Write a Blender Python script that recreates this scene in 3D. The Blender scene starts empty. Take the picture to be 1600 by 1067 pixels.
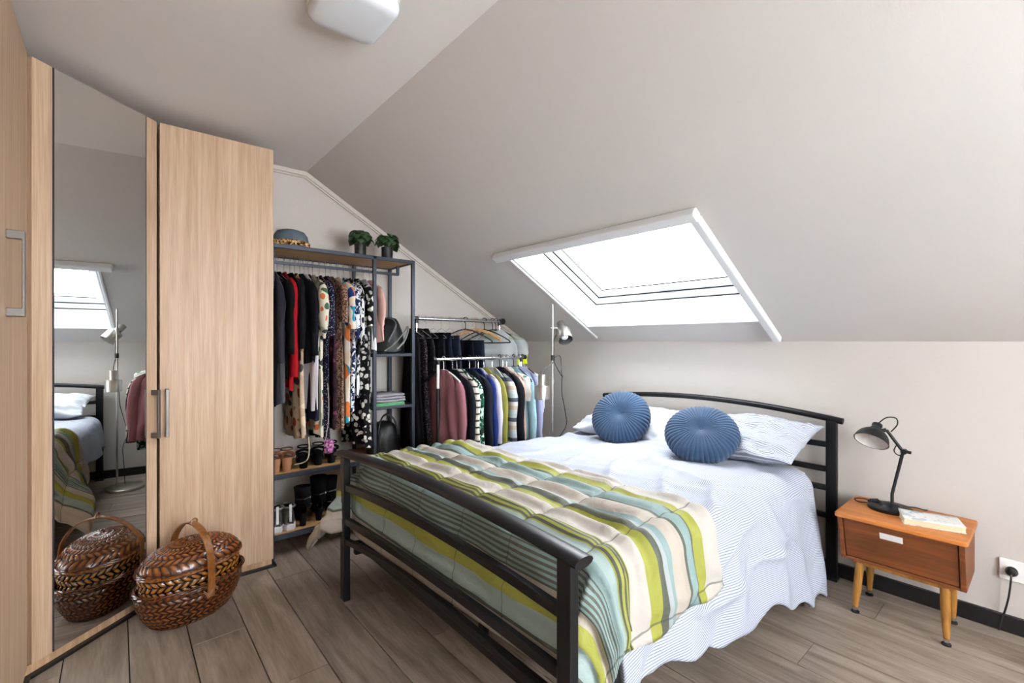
import bpy, bmesh, math, random
from mathutils import Vector, Matrix, Euler, noise
PI = math.pi
R_ = math.radians
rnd = random.Random(7)
S = bpy.context.scene
C = S.collection
# ------------------------------------------------------------------ camera
cd = bpy.data.cameras.new('camera'); cam = bpy.data.objects.new('camera', cd); C.objects.link(cam)
cd.sensor_width = 36; cd.lens = 36*724/1600; cd.clip_start = .02; cd.clip_end = 200
cam.location = (0, 0, 1.25); cam.rotation_euler = (R_(90), 0, -R_(40.44))
S.camera = cam
# ------------------------------------------------------------------ world (bright overcast) and light
w = bpy.data.worlds.new('overcast'); S.world = w; w.use_nodes = True
bg = w.node_tree.nodes['Background']; bg.inputs[0].default_value = (.93, .965, 1, 1); bg.inputs[1].default_value = 19.0
def area(name, loc, rot, sx, sy, power, col=(1, 1, 1), portal=False):
    l = bpy.data.lights.new(name, 'AREA'); l.shape = 'RECTANGLE'; l.size = sx; l.size_y = sy; l.energy = power; l.color = col
    if portal: l.cycles.is_portal = True
    o = bpy.data.objects.new(name, l); o.location = loc; o.rotation_euler = rot; C.objects.link(o); return o
SL = math.atan2(1.129, 1.97)                     # slope of the roof
area('skylight_portal', (2.47, 1.69, 1.80), (0, SL, 0), .80, 1.1, 1, portal=True)
area('back_fill_light', (1.1, -1.78, 1.35), (R_(90), 0, 0), 2.0, 1.5, 10.5, (1, .96, .92))  # unseen fill light added behind the camera to brighten the room
S.view_settings.view_transform = 'Standard'; S.view_settings.look = 'None'
S.view_settings.exposure = 0.12; S.view_settings.gamma = 1; S.view_settings.use_curve_mapping = False
S.cycles.max_bounces = 10; S.cycles.diffuse_bounces = 6; S.cycles.sample_clamp_indirect = 6
# ------------------------------------------------------------------ materials
def rgb(h, k=1.0):
    if isinstance(h, str):
        c = [int(h[i:i+2], 16)/255 for i in (0, 2, 4)]
        c = [x/12.92 if x <= .04045 else ((x+.055)/1.055)**2.4 for x in c]
    else: c = h
    return (c[0]*k, c[1]*k, c[2]*k, 1)
class N:
    def __init__(s, name, rough=.6, metal=0, spec=.5):
        s.m = bpy.data.materials.new(name); s.m.use_nodes = True; s.t = s.m.node_tree
        s.b = s.t.nodes['Principled BSDF']
        s.b.inputs['Roughness'].default_value = rough; s.b.inputs['Metallic'].default_value = metal
        s.b.inputs['Specular IOR Level'].default_value = spec
    def n(s, typ, **kw):
        x = s.t.nodes.new(typ)
        for k, v in kw.items():
            if k in x.inputs: x.inputs[k].default_value = v
            else: setattr(x, k, v)
        return x
    def l(s, a, b): s.t.links.new(a, b)
    def math(s, op, a, b=None, c=None):
        x = s.t.nodes.new('ShaderNodeMath'); x.operation = op
        for i, v in enumerate((a, b, c)):
            if v is None: continue
            if isinstance(v, (int, float)): x.inputs[i].default_value = v
            else: s.l(v, x.inputs[i])
        return x.outputs[0]
    def mix(s, f, a, b):
        x = s.t.nodes.new('ShaderNodeMix'); x.data_type = 'RGBA'
        for sock, v in ((x.inputs[0], f), (x.inputs[6], a), (x.inputs[7], b)):
            if isinstance(v, (int, float, tuple)): sock.default_value = v
            else: s.l(v, sock)
        return x.outputs[2]
    def coord(s, kind='Object', scale=(1, 1, 1), rot=(0, 0, 0), rand=False):
        tc = s.n('ShaderNodeTexCoord'); mp = s.n('ShaderNodeMapping')
        mp.inputs['Scale'].default_value = scale; mp.inputs['Rotation'].default_value = rot
        s.l(tc.outputs[kind], mp.inputs['Vector'])
        if rand:
            oi = s.n('ShaderNodeObjectInfo'); v = s.n('ShaderNodeVectorMath', operation='SCALE'); v.inputs[0].default_value = (37, 71, 53)
            s.l(oi.outputs['Random'], v.inputs['Scale']); s.l(v.outputs[0], mp.inputs['Location'])
        return mp.outputs[0]
    def ramp(s, f, stops, const=False):
        r = s.n('ShaderNodeValToRGB'); cr = r.color_ramp
        if const: cr.interpolation = 'CONSTANT'
        cr.elements.remove(cr.elements[1]); st = sorted(stops, key=lambda q: q[0])
        cr.elements[0].position = st[0][0]; cr.elements[0].color = st[0][1]
        for p, c in st[1:]: cr.elements.new(p).color = c
        s.l(f, r.inputs[0]); return r.outputs[0]
    def col(s, c):
        if isinstance(c, tuple): s.b.inputs['Base Color'].default_value = c
        else: s.l(c, s.b.inputs['Base Color'])
    def bump(s, h, strength=.3, dist=.01):
        b = s.n('ShaderNodeBump'); b.inputs['Strength'].default_value = strength; b.inputs['Distance'].default_value = dist
        s.l(h, b.inputs['Height']); s.l(b.outputs[0], s.b.inputs['Normal'])
    def noise(s, vec, scale=5, detail=3, dist=0, rough=.5):
        x = s.n('ShaderNodeTexNoise', Scale=scale, Detail=detail, Distortion=dist, Roughness=rough)
        s.l(vec, x.inputs['Vector']); return x.outputs[0]

def solid(name, c, rough=.6, metal=0, spec=.5, var=.08, bscale=60, bstr=.1):
    a = N(name, rough, metal, spec); v = a.coord(); n = a.noise(v, 9, 4)
    c = rgb(c); a.col(a.ramp(n, [(.3, rgb(c, 1-var)), (.7, rgb(c, 1+var))]))
    if bstr: a.bump(a.noise(v, bscale, 3), bstr, .003)
    return a.m
def wall_mat(name, c, rib=(220, 220, 30), bstr=.25):
    a = N(name, .85, 0, .25); v = a.coord('Object', rib); n = a.noise(v, 1, 3)
    v2 = a.coord(); n2 = a.noise(v2, 1.3, 3)
    a.col(a.ramp(n2, [(.3, rgb(c, .965)), (.7, rgb(c, 1.02))]))
    a.bump(n, bstr, .002); return a.m
def wood(name, c1, c2, c3, sc=(14, 14, .7), rough=.45, rand=False, spec=.4, knots=False, bstr=.06):
    a = N(name, rough, 0, spec); v = a.coord('Object', sc, rand=rand)
    n1 = a.noise(v, 1.5, 5, 1.2, .55); n2 = a.noise(a.coord('Object', tuple(x*6 for x in sc), rand=rand), 2, 3)
    c = a.ramp(n1, [(.3, rgb(c1)), (.5, rgb(c2)), (.68, rgb(c3))])
    g = a.ramp(n2, [(.35, (.86, .86, .86, 1)), (.6, (1.04, 1.04, 1.04, 1))])
    mm = a.n('ShaderNodeMix', data_type='RGBA', blend_type='MULTIPLY'); mm.inputs[0].default_value = 1
    a.l(c, mm.inputs[6]); a.l(g, mm.inputs[7]); out = mm.outputs[2]
    if rand:
        oi = a.n('ShaderNodeObjectInfo'); k = a.ramp(oi.outputs['Random'], [(0, (.86, .86, .86, 1)), (1, (1.1, 1.09, 1.07, 1))])
        m2 = a.n('ShaderNodeMix', data_type='RGBA', blend_type='MULTIPLY'); m2.inputs[0].default_value = 1
        a.l(out, m2.inputs[6]); a.l(k, m2.inputs[7]); out = m2.outputs[2]
    if knots:
        kn = a.noise(a.coord('Object', (5, 1.7, 5), rand=True), 1.6, 3, .6)
        f = a.ramp(kn, [(.60, (0, 0, 0, 1)), (.72, (1, 1, 1, 1))])
        out = a.mix(a.math('MULTIPLY', f, .45), out, rgb(knots))
    a.col(out); a.bump(n2, bstr, .002); return a.m
def pattern(name, base, cols, scale=30, kind='cells', rough=.85, th=.35, stretch=(1, 1, 1)):
    a = N(name, rough, 0, .2); v = a.coord('Object', stretch)
    if kind in ('cells', 'dots'):
        nn = a.n('ShaderNodeTexNoise', Scale=scale*.5, Detail=2); a.l(v, nn.inputs['Vector'])
        vm = a.n('ShaderNodeVectorMath', operation='MULTIPLY_ADD'); a.l(nn.outputs['Color'], vm.inputs[0])
        k = (0.9 if kind == 'cells' else .1)/scale*1.5; vm.inputs[1].default_value = (k, k, k); a.l(v, vm.inputs[2])
        vo = a.n('ShaderNodeTexVoronoi', Scale=scale); a.l(vm.outputs[0], vo.inputs['Vector'])
        if kind == 'dots': a.col(a.mix(a.math('LESS_THAN', vo.outputs['Distance'], th), rgb(base), rgb(cols[0])))
        else:
            sp = a.n('ShaderNodeSeparateColor'); a.l(vo.outputs['Color'], sp.inputs[0])
            k = len(cols); c = a.ramp(sp.outputs[0], [(i/k, rgb(cc)) for i, cc in enumerate(cols)], True)
            a.col(a.mix(a.math('LESS_THAN', vo.outputs['Distance'], th), rgb(base), c))
    elif kind == 'blotch':
        n = a.noise(v, scale, 2, 1.0); a.col(a.ramp(n, [(0, rgb(base)), (th, rgb(cols[0]))] + ([(th+.12, rgb(cols[1]))] if len(cols) > 1 else []), True))
    elif kind == 'stripes':
        sp = a.n('ShaderNodeSeparateXYZ'); a.l(v, sp.inputs[0]); f = a.math('FRACT', a.math('MULTIPLY', sp.outputs[2], scale))
        k = len(cols)+1; a.col(a.ramp(f, [(i/k, rgb(cc)) for i, cc in enumerate([base]+cols)], True))
    a.bump(a.noise(v, 120, 2), .12, .002)
    return a.m

M = {}
M['wall'] = wall_mat('pale_grey_beige_wallpaper', 'c9c3bd', (60, 60, 60), .3)
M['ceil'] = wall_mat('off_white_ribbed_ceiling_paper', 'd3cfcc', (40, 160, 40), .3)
M['cove'] = solid('cream_moulding', 'cdc6bd', .6, bstr=0, var=.02)
M['white'] = solid('white_gloss_paint', 'e4e6e8', .35, bstr=.02, var=.01)
M['whitep'] = solid('white_plastic', 'eeeeec', .3, bstr=0, var=.01)
M['blackbb'] = solid('black_painted_baseboard', '17171a', .35, bstr=.03)
M['plank'] = wood('grey_brown_laminate_plank', '766a5f', '908377', 'a2958a', (9, .9, 9), .42, True, .45, '54463a', .08)
M['under'] = solid('dark_floor_joint', '2a241f', .9)
M['beech'] = wood('light_beech_veneer', 'b29578', 'bfa287', 'cab095', (19, 19, .5), .42, False, .35)
M['beechedge'] = wood('beech_edge_band', 'a88563', 'bd9a78', 'cbab8a', (13, 13, .6), .45)
M['shelfwood'] = wood('oak_shelf_board', 'a47e52', 'b98f5f', 'c6a070', (.8, 14, 14), .5)
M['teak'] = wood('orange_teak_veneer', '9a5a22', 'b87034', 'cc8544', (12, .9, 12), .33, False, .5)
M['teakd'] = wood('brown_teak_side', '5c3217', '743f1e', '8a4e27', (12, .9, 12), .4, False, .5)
M['teakleg'] = wood('honey_leg_wood', '83571f', '99692c', 'a87a3c', (20, 20, 2), .35)
M['bedmetal'] = solid('blue_black_powder_coat', '111318', .36, .3, .5, bstr=.02, var=.03)
M['rackmetal'] = solid('slate_grey_steel_tube', '3a404a', .4, .5, bstr=.02, var=.03)
M['black'] = solid('black_plastic', '131316', .4, bstr=.02)
M['blackm'] = solid('matt_black_lamp_metal', '1d1e22', .38, .4, bstr=.02)
M['chrome'] = N('brushed_chrome', .22, 1).m; M['chrome'].node_tree.nodes['Principled BSDF'].inputs[0].default_value = (.72, .72, .73, 1)
M['alu'] = solid('brushed_aluminium', 'c2bfba', .33, 1, bstr=.05, var=.05, bscale=90)
M['handle'] = solid('satin_nickel', '76726e', .4, .85, bstr=0, var=.02)
M['mirror'] = N('mirror_glass', 0.005, 1).m; M['mirror'].node_tree.nodes['Principled BSDF'].inputs[0].default_value = (.90, .92, .91, 1)
g = N('clear_window_glass'); g.b.inputs['Base Color'].default_value = (1, 1, 1, 1); g.t.nodes.remove(g.b)
gt = g.n('ShaderNodeBsdfTransparent'); gg = g.n('ShaderNodeBsdfGlossy', Roughness=.02); mx = g.n('ShaderNodeMixShader')
mx.inputs[0].default_value = .05; g.l(gt.outputs[0], mx.inputs[1]); g.l(gg.outputs[0], mx.inputs[2])
g.l(mx.outputs[0], g.t.nodes['Material Output'].inputs[0]); M['glass'] = g.m
M['opal'] = solid('opal_lamp_cover', 'e9eef4', .25, bstr=0, var=.01)
M['velvet'] = solid('slate_blue_velvet', '2b4460', .8, 0, .2, var=.14, bscale=25, bstr=.05)
M['velvet'].node_tree.nodes['Principled BSDF'].inputs['Sheen Weight'].default_value = .25
M['wicker'] = wood('varnished_brown_wicker', '2a1206', '4e260d', '7a4519', (26, 26, 40), .24, False, .6, bstr=.04)
M['wickerl'] = wood('varnished_tan_wicker', '4a240c', '7d4516', 'a06a2a', (26, 26, 40), .26, False, .6, bstr=.04)
M['cane'] = wood('tan_split_cane', '5e3512', '7e4d1f', '92602c', (30, 30, 12), .3, False, .6)
M['leaf'] = solid('dark_green_leaf', '2b4a26', .45, var=.25, bscale=20)
M['pot'] = solid('black_plant_pot', '17181b', .5)
M['hat'] = solid('heather_blue_felt', '5d6a75', .95, 0, .1, var=.12, bscale=150, bstr=.4)
M['hatband'] = pattern('brown_feather_band', '5a3a20', ['c79a5e', '8a5a30', 'e0c49a', '3a2414'], 90, 'cells', th=.7)
M['cordgrey'] = solid('cream_cord', 'b8ae98', .7)

def stripe_mat():
    a = N('quilt_stripes', .62, 0, .3); tc = a.n('ShaderNodeUVMap'); tc.uv_map = 'uv'; sp = a.n('ShaderNodeSeparateXYZ'); a.l(tc.outputs[0], sp.inputs[0])
    s = sp.outputs[0]
    sage, sage2, cream, lime, olive, grey, beige = '93a4a1', '7f9594', 'b3aea6', '8f9140', '55594f', '9ca3a4', 'aba398'
    seq = [(.012, olive), (.10, cream), (.035, lime), (.008, olive), (.07, sage2), (.012, olive), (.075, beige), (.022, sage2), (.022, grey), (.03, olive), (.042, lime),
           (.085, cream), (.05, lime), (.035, sage), (.03, sage2), (.085, olive), (.036, beige), (.046, lime), (.068, sage), (.008, olive), (.12, beige)]
    T = sum(x for x, _ in seq); st = []; p = 0; fine = []
    for wd, c in seq:
        if (wd, c) in ((.05, lime), (.085, olive)): fine.append((p, p+wd))
        st.append((p/T, rgb(c))); p += wd
    base = a.ramp(a.math('DIVIDE', s, T), st, True)
    line = a.math('GREATER_THAN', a.math('FRACT', a.math('DIVIDE', s, .0165)), .5)
    z1, z2 = fine[0], fine[1]
    in1 = a.math('MULTIPLY', a.math('GREATER_THAN', s, z1[0]), a.math('LESS_THAN', s, z1[1]))
    in2 = a.math('MULTIPLY', a.math('GREATER_THAN', s, z2[0]), a.math('LESS_THAN', s, z2[1]))
    c = a.mix(a.math('MULTIPLY', in1, line), base, rgb(olive, .8)); c = a.mix(a.math('MULTIPLY', in2, line), c, rgb(sage2))
    fr_ = a.math('FRACT', a.math('ADD', a.math('DIVIDE', a.math('SUBTRACT', sp.outputs[1], .03), .27), .5)); st_ = a.math('LESS_THAN', a.math('ABSOLUTE', a.math('SUBTRACT', fr_, .5)), .008)
    c = a.mix(a.math('MULTIPLY', st_, .6), c, rgb('3a4038'))
    a.col(c); v = a.coord(); a.bump(a.noise(v, 18, 4, .6), .45, .014); return a.m
M['quilt'] = stripe_mat()
def pin_mat(name, duty=.36, axis=1, per=.0078, dark='5a6480', amt=.7, white='b9bec9'):
    a = N(name, .8, 0, .2); tc = a.n('ShaderNodeUVMap'); tc.uv_map = 'uv'; sp = a.n('ShaderNodeSeparateXYZ'); a.l(tc.outputs[0], sp.inputs[0])
    f = a.math('LESS_THAN', a.math('FRACT', a.math('DIVIDE', sp.outputs[axis], per)), duty)
    a.col(a.mix(a.math('MULTIPLY', f, amt), rgb(white), rgb(dark))); v = a.coord(); a.bump(a.noise(v, 11, 4, .8), .35, .015); return a.m
M['duvet'] = pin_mat('white_and_navy_pinstripe_cotton')
M['pinpillow'] = pin_mat('grey_pinstripe_pillow_cotton', .42, 0, .0085, '6f7686', .85, 'bcc1ca')
M['whitepillow'] = solid('white_pillow_cotton', 'bec3cb', .85, bscale=14, bstr=.4, var=.02)
M['mattress'] = solid('white_mattress_ticking', 'd8d8d6', .9)
# ------------------------------------------------------------------ mesh helpers
def link(o): C.objects.link(o); return o
def ident(o, label=None, cat=None, group=None, kind=None):
    if label: o['label'] = label
    if cat: o['category'] = cat
    if group: o['group'] = group
    if kind: o['kind'] = kind
    return o
MW = {}
def thing(name, label, cat, loc=(0, 0, 0), rz=0, group=None, kind=None, rot=None):
    o = bpy.data.objects.new(name, None); link(o); o.empty_display_size = .05
    o.location = loc; o.rotation_euler = rot if rot else (0, 0, rz)
    MW[o.name] = Matrix.LocRotScale(Vector(loc), Euler(rot if rot else (0, 0, rz)), None)
    return ident(o, label, cat, group, kind)
class B:
    """collects shapes"""
    def __init__(s): s.v = []; s.f = []; s.uv = None
    def add(s, vs, fs):
        k = len(s.v); s.v += [Vector(x) for x in vs]; s.f += [tuple(i+k for i in f) for f in fs]; return s
    def box(s, a, b, rz=0, piv=None):
        x0, y0, z0 = a; x1, y1, z1 = b
        vs = [Vector(p) for p in ((x0, y0, z0), (x1, y0, z0), (x1, y1, z0), (x0, y1, z0), (x0, y0, z1), (x1, y0, z1), (x1, y1, z1), (x0, y1, z1))]
        if rz:
            p = Vector(piv or ((x0+x1)/2, (y0+y1)/2, 0)); m = Matrix.Rotation(rz, 3, 'Z'); vs = [m @ (v-p) + p for v in vs]
        return s.add(vs, [(0, 3, 2, 1), (4, 5, 6, 7), (0, 1, 5, 4), (1, 2, 6, 5), (2, 3, 7, 6), (3, 0, 4, 7)])
    def prism(s, pts, z0, z1):
        n = len(pts); vs = [(x, y, z0) for x, y in pts] + [(x, y, z1) for x, y in pts]
        return s.add(vs, [tuple(range(n-1, -1, -1)), tuple(range(n, 2*n))] + [(i, (i+1) % n, n+(i+1) % n, n+i) for i in range(n)])
    def tube(s, pts, r, n=10, ry=None, cap=True, closed=False, up=None):
        pts = [Vector(p) for p in pts]; m = len(pts); vs = []; fs = []; prev = None
        for i, p in enumerate(pts):
            if closed: d = pts[(i+1) % m]-pts[i-1]
            else: d = pts[min(i+1, m-1)]-pts[max(i-1, 0)]
            d.normalize()
            ref = Vector(up) if up else (prev if prev is not None else (Vector((0, 0, 1)) if abs(d.z) < .9 else Vector((1, 0, 0))))
            a = d.cross(ref)
            if a.length < 1e-5: a = d.cross(Vector((.3, 1, .2)))
            a.normalize(); b = a.cross(d); b.normalize(); prev = b
            rr = r[i] if isinstance(r, (list, tuple)) else r
            rb = (ry[i] if isinstance(ry, (list, tuple)) else ry) if ry is not None else rr
            for k in range(n):
                t = 2*PI*k/n; vs.append(p + a*math.cos(t)*rr + b*math.sin(t)*rb)
        for i in range(m if closed else m-1):
            j = (i+1) % m
            for k in range(n): fs.append((i*n+k, i*n+(k+1) % n, j*n+(k+1) % n, j*n+k))
        if cap and not closed: fs += [tuple(range(n-1, -1, -1)), tuple((m-1)*n+k for k in range(n))]
        return s.add(vs, fs)
    def bar(s, a, b, w, h, up=(0, 0, 1)):
        """rectangular bar from a to b: w across, h along up"""
        return s.sweep([a, b], w, h, up)
    def sweep(s, pts, w, h, up=(0, 0, 1)):
        pts = [Vector(p) for p in pts]; m = len(pts); vs = []; fs = []
        for i, p in enumerate(pts):
            d = (pts[min(i+1, m-1)]-pts[max(i-1, 0)]).normalized(); a = d.cross(Vector(up)).normalized(); b = a.cross(d)
            for x, y in ((-1, -1), (1, -1), (1, 1), (-1, 1)): vs.append(p + a*x*w/2 + b*y*h/2)
        for i in range(m-1):
            for k in range(4): fs.append((i*4+k, i*4+(k+1) % 4, i*4+4+(k+1) % 4, i*4+4+k))
        fs += [(3, 2, 1, 0), tuple((m-1)*4+k for k in range(4))]
        return s.add(vs, fs)
    def lathe(s, prof, c=(0, 0, 0), n=32, mat=None, sy=1, capb=True, capt=True):
        vs = []; fs = []; c = Vector(c); m = len(prof)
        for r, z in prof:
            for k in range(n):
                t = 2*PI*k/n; v = Vector((r*math.cos(t), r*math.sin(t)*sy, z))
                if mat: v = mat @ v
                vs.append(v + c)
        for i in range(m-1):
            for k in range(n): fs.append((i*n+k, i*n+(k+1) % n, (i+1)*n+(k+1) % n, (i+1)*n+k))
        if capb: fs.append(tuple(range(n-1, -1, -1)))
        if capt: fs.append(tuple((m-1)*n+k for k in range(n)))
        return s.add(vs, fs)
    def grid(s, fn, nu, nv, closeu=False, uvf=None):
        k = len(s.v); mu = nu if closeu else nu+1; uvs = []
        for j in range(nv+1):
            for i in range(mu):
                p = fn(i/nu, j/nv); s.v.append(Vector(p))
                if uvf: uvs.append(uvf(i/nu, j/nv))
        for j in range(nv):
            for i in range(nu):
                i2 = (i+1) % mu if closeu else i+1
                s.f.append((k+j*mu+i, k+j*mu+i2, k+(j+1)*mu+i2, k+(j+1)*mu+i))
        if uvf: s.uv = (s.uv or []) + uvs
        return s
    def obj(s, name, mat, parent=None, smooth=False, bevel=0, solid=0, sub=0, label=None, local=False, angle=40, kind=None):
        me = bpy.data.meshes.new(name); vs = s.v
        if parent is not None and not local and parent.name in MW:
            inv = MW[parent.name].inverted(); vs = [inv @ v for v in vs]
        me.from_pydata([tuple(v) for v in vs], [], s.f); me.materials.append(mat)
        if s.uv:
            ul = me.uv_layers.new(name='uv')
            for lp in me.loops: ul.data[lp.index].uv = s.uv[lp.vertex_index]
        bm = bmesh.new(); bm.from_mesh(me); bmesh.ops.recalc_face_normals(bm, faces=bm.faces); bm.to_mesh(me); bm.free()
        if smooth:
            me.polygons.foreach_set('use_smooth', [True]*len(me.polygons))
            if angle: me.set_sharp_from_angle(angle=R_(angle))
        o = bpy.data.objects.new(name, me); link(o)
        if parent is not None:
            o.parent = parent
            if parent.name in MW: MW[o.name] = MW[parent.name]
        if bevel:
            md = o.modifiers.new('bevel', 'BEVEL'); md.width = bevel; md.segments = 2; md.limit_method = 'ANGLE'; md.angle_limit = R_(40)
        if solid:
            md = o.modifiers.new('solid', 'SOLIDIFY'); md.thickness = solid; md.offset = -1
        if sub:
            md = o.modifiers.new('sub', 'SUBSURF'); md.levels = sub; md.render_levels = sub
        return ident(o, label=label, kind=kind)
def fn(x, y=0, z=0): return noise.noise(Vector((x, y, z)))
def copy_tree(o):
    c = o.copy(); link(c)
    if o.name in MW: MW[c.name] = MW[o.name]
    for ch in list(o.children):
        d = ch.copy(); link(d); d.parent = c
        for g2 in list(ch.children):
            e = g2.copy(); link(e); e.parent = d
    return c
def arc(c, r, a0, a1, n, plane='xz'):
    out = []
    for i in range(n+1):
        t = R_(a0+(a1-a0)*i/n); u, v = r*math.cos(t), r*math.sin(t)
        out.append((c[0]+u, c[1], c[2]+v) if plane == 'xz' else ((c[0], c[1]+u, c[2]+v) if plane == 'yz' else (c[0]+u, c[1]+v, c[2])))
    return out
def spline(pts, k=6):
    pts = [Vector(p) for p in pts]; out = []
    for i in range(len(pts)-1):
        p0 = pts[max(i-1, 0)]; p1 = pts[i]; p2 = pts[i+1]; p3 = pts[min(i+2, len(pts)-1)]
        for j in range(k):
            t = j/k; out.append(.5*((2*p1)+(-p0+p2)*t+(2*p0-5*p1+4*p2-p3)*t*t+(-p0+3*p1-3*p2+p3)*t**3))
    out.append(pts[-1]); return out
# pixel ray helpers used only to look up positions on known planes of the room
FW = Vector((.6486, .7611, 0)); RT = Vector((.7611, -.6486, 0))
def ray(u, v=534): return FW + RT*((u-800)/724) + Vector((0, 0, 1))*((534-v)/724)
def xaty(u, Y): d = ray(u); return Y*d.x/d.y
def onY(u, v, Y): d = ray(u, v); t = Y/d.y; return Vector((t*d.x, Y, 1.25+t*d.z))
def onX(u, v, X): d = ray(u, v); t = X/d.x; return Vector((X, t*d.y, 1.25+t*d.z))
def onZ(u, v, Z): d = ray(u, v); t = (Z-1.25)/d.z; return Vector((t*d.x, t*d.y, Z))

# ================================================================== ROOM
XL, XR, YB, YG = -.62, 2.93, -1.8, 3.25      # left wall, knee wall, wall behind the camera, gable wall
XF, ZC, ZK = .96, 2.379, 1.25                # fold line, flat ceiling, knee wall height
def struct(name, b, m, parent=None, **k):
    o = b.obj(name, m, parent, **k)
    if parent is None: o['kind'] = 'structure'
    return o
fl = struct('floor', B().box((XL, YB, -.06), (XR, YG, -.012)), M['under'])
PW, PL = .1967, 1.29
row = 0; x = .036 - 4*PW
while x < XR:
    a, b_ = max(x, XL), min(x+PW, XR)
    if b_-a > .01:
        off = (row*.47) % PL; y = YB-off
        while y < YG:
            c0, c1 = max(y, YB), min(y+PL, YG)
            if c1-c0 > .02:
                dz = rnd.uniform(-.0006, .0006)
                p = B().box((a+.0022, c0+.0016, -.012), (b_-.0022, c1-.0012, dz)).obj('floor_plank', M['plank'], fl)
            y += PL
    x += PW; row += 1
struct('wall_left', B().box((XL-.1, YB, 0), (XL, YG, ZC)), M['wall'])
def gable(y0, y1): return B().add([(XL, y, z) for y in (y0, y1) for z in (0,)]+[], [])
def gable_wall(y0, y1):
    pts = [(XL, 0), (XR, 0), (XR, ZK), (XF, ZC), (XL, ZC)]; n = len(pts)
    return B().add([(x, y0, z) for x, z in pts]+[(x, y1, z) for x, z in pts],
        [tuple(range(n)), tuple(range(2*n-1, n-1, -1))]+[(i, n+i, n+(i+1) % n, (i+1) % n) for i in range(n)])
struct('wall_gable', gable_wall(YG, YG+.1), M['wall'])
# wall behind the camera with an opening added for the fill light
bw = B(); wx0, wx1, wz0, wz1 = .1, 2.1, .6, 2.1
bw.box((XL, YB-.1, 0), (wx0, YB, ZC)); bw.box((wx0, YB-.1, 0), (wx1, YB, wz0)); bw.box((wx0, YB-.1, 1.72+.38), (.96, YB, ZC))
bw.add([(wx1, YB, 0), (XR, YB, 0), (XR, YB, ZK), (wx1, YB, ZC-(wx1-XF)*math.tan(SL)), (wx1, YB-.1, 0), (XR, YB-.1, 0), (XR, YB-.1, ZK), (wx1, YB-.1, ZC-(wx1-XF)*math.tan(SL))],
       [(0, 1, 2, 3), (7, 6, 5, 4), (0, 4, 5, 1), (2, 6, 7, 3), (0, 3, 7, 4)])
struct('wall_back', bw, M['wall'])
struct('wall_knee', B().box((XR, YB, 0), (XR+.1, YG, ZK)), M['wall'])
M['ceilflat'] = wall_mat('lightened_ribbed_ceiling_paper', 'e3dfdc', (40, 160, 40), .3)  # flat ceiling's copy of the slope paper, lightened to stand in for bounce light
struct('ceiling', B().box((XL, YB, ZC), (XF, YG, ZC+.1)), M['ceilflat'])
# roof slope with the skylight hole; local frame: sx down the slope from the fold, n outwards
def sl(s, y, o=0): return Vector((XF + s*math.cos(SL) + o*math.sin(SL), y, ZC - s*math.sin(SL) + o*math.cos(SL)))
LS = math.hypot(1.129, 1.97)
s0, s1 = (1.955-XF)/math.cos(SL), (2.742-XF)/math.cos(SL); y0, y1 = 1.055, 2.325; OT = .22
def slab(b, sa, sb, ya, yb, oa, ob):
    vs = [sl(s_, y_, o_) for o_ in (oa, ob) for s_, y_ in ((sa, ya), (sb, ya), (sb, yb), (sa, yb))]
    return b.add(vs, [(0, 3, 2, 1), (4, 5, 6, 7), (0, 1, 5, 4), (1, 2, 6, 5), (2, 3, 7, 6), (3, 0, 4, 7)])
r = B(); slab(r, 0, s0, YB, YG, 0, OT); slab(r, s1, LS, YB, YG, 0, OT); slab(r, s0, s1, YB, y0, 0, OT); slab(r, s0, s1, y1, YG, 0, OT)
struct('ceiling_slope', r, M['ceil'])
win = thing('window_1', None, None, (2.4, 1.7, 1.6), kind='structure')
t = .012; lin = B()
slab(lin, s0, s0+t, y0, y1, .0, OT-.02); lin.obj('lining_panel', M['white'], win)
lin = B(); slab(lin, s1-t, s1, y0, y1, .0, OT-.02); lin.obj('lining_panel', M['white'], win)
lin = B(); slab(lin, s0+t, s1-t, y0, y0+t, .0, OT-.02); lin.obj('lining_panel', M['white'], win)
lin = B(); slab(lin, s0+t, s1-t, y1-t, y1, .0, OT-.02); lin.obj('lining_panel', M['white'], win)
# casing strips round the opening
def strip(sa, sb, ya, yb, d): b = B(); slab(b, sa, sb, ya, yb, -d, .0); return b.obj('casing_strip', M['white'], win, bevel=.008)
strip(s0-.055, s0, y0-.045, y1+.10, .045)
strip(s0-.0, s1+.165, y0-.045, y0, .038)
strip(s0, s1+.15, y1, y1+.022, .014)
def ring(name, ia, ib, ya, yb, wd, oa, ob, m):
    for (a_, b__, c_, d_) in ((ia, ia+wd, ya, yb), (ib-wd, ib, ya, yb), (ia+wd, ib-wd, ya, ya+wd), (ia+wd, ib-wd, yb-wd, yb)):
        b = B(); slab(b, a_, b__, c_, d_, oa, ob); b.obj(name, m, win, bevel=.003)
ring('outer_frame', s0-.01, s1+.01, y0-.01, y1+.01, .058, OT-.02, OT+.05, M['white'])
ring('sash', s0+.054, s1-.054, y0+.054, y1-.054, .062, OT+.015, OT+.075, M['white'])
M['seal_gap'] = solid('black_seal_gap_line', '050505', .9, 0, .1, bstr=0)
ring('seal_gap_line', s0+.110, s1-.110, y0+.110, y1-.110, .010, OT+.028, OT+.036, M['seal_gap'])
ring('seal_gap_line', s0+.046, s1-.046, y0+.046, y1-.046, .007, OT+.012, OT+.019, M['seal_gap'])
ring('seal_gap_line', s0+.010, s1-.010, y0+.010, y1-.010, .005, OT-.026, OT-.018, M['seal_gap'])  # dark line standing for the shaded gap between lining and frame
b = B(); slab(b, s0+.115, s1-.115, y0+.115, y1-.115, OT+.045, OT+.05); b.obj('pane', M['glass'], win)
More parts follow.
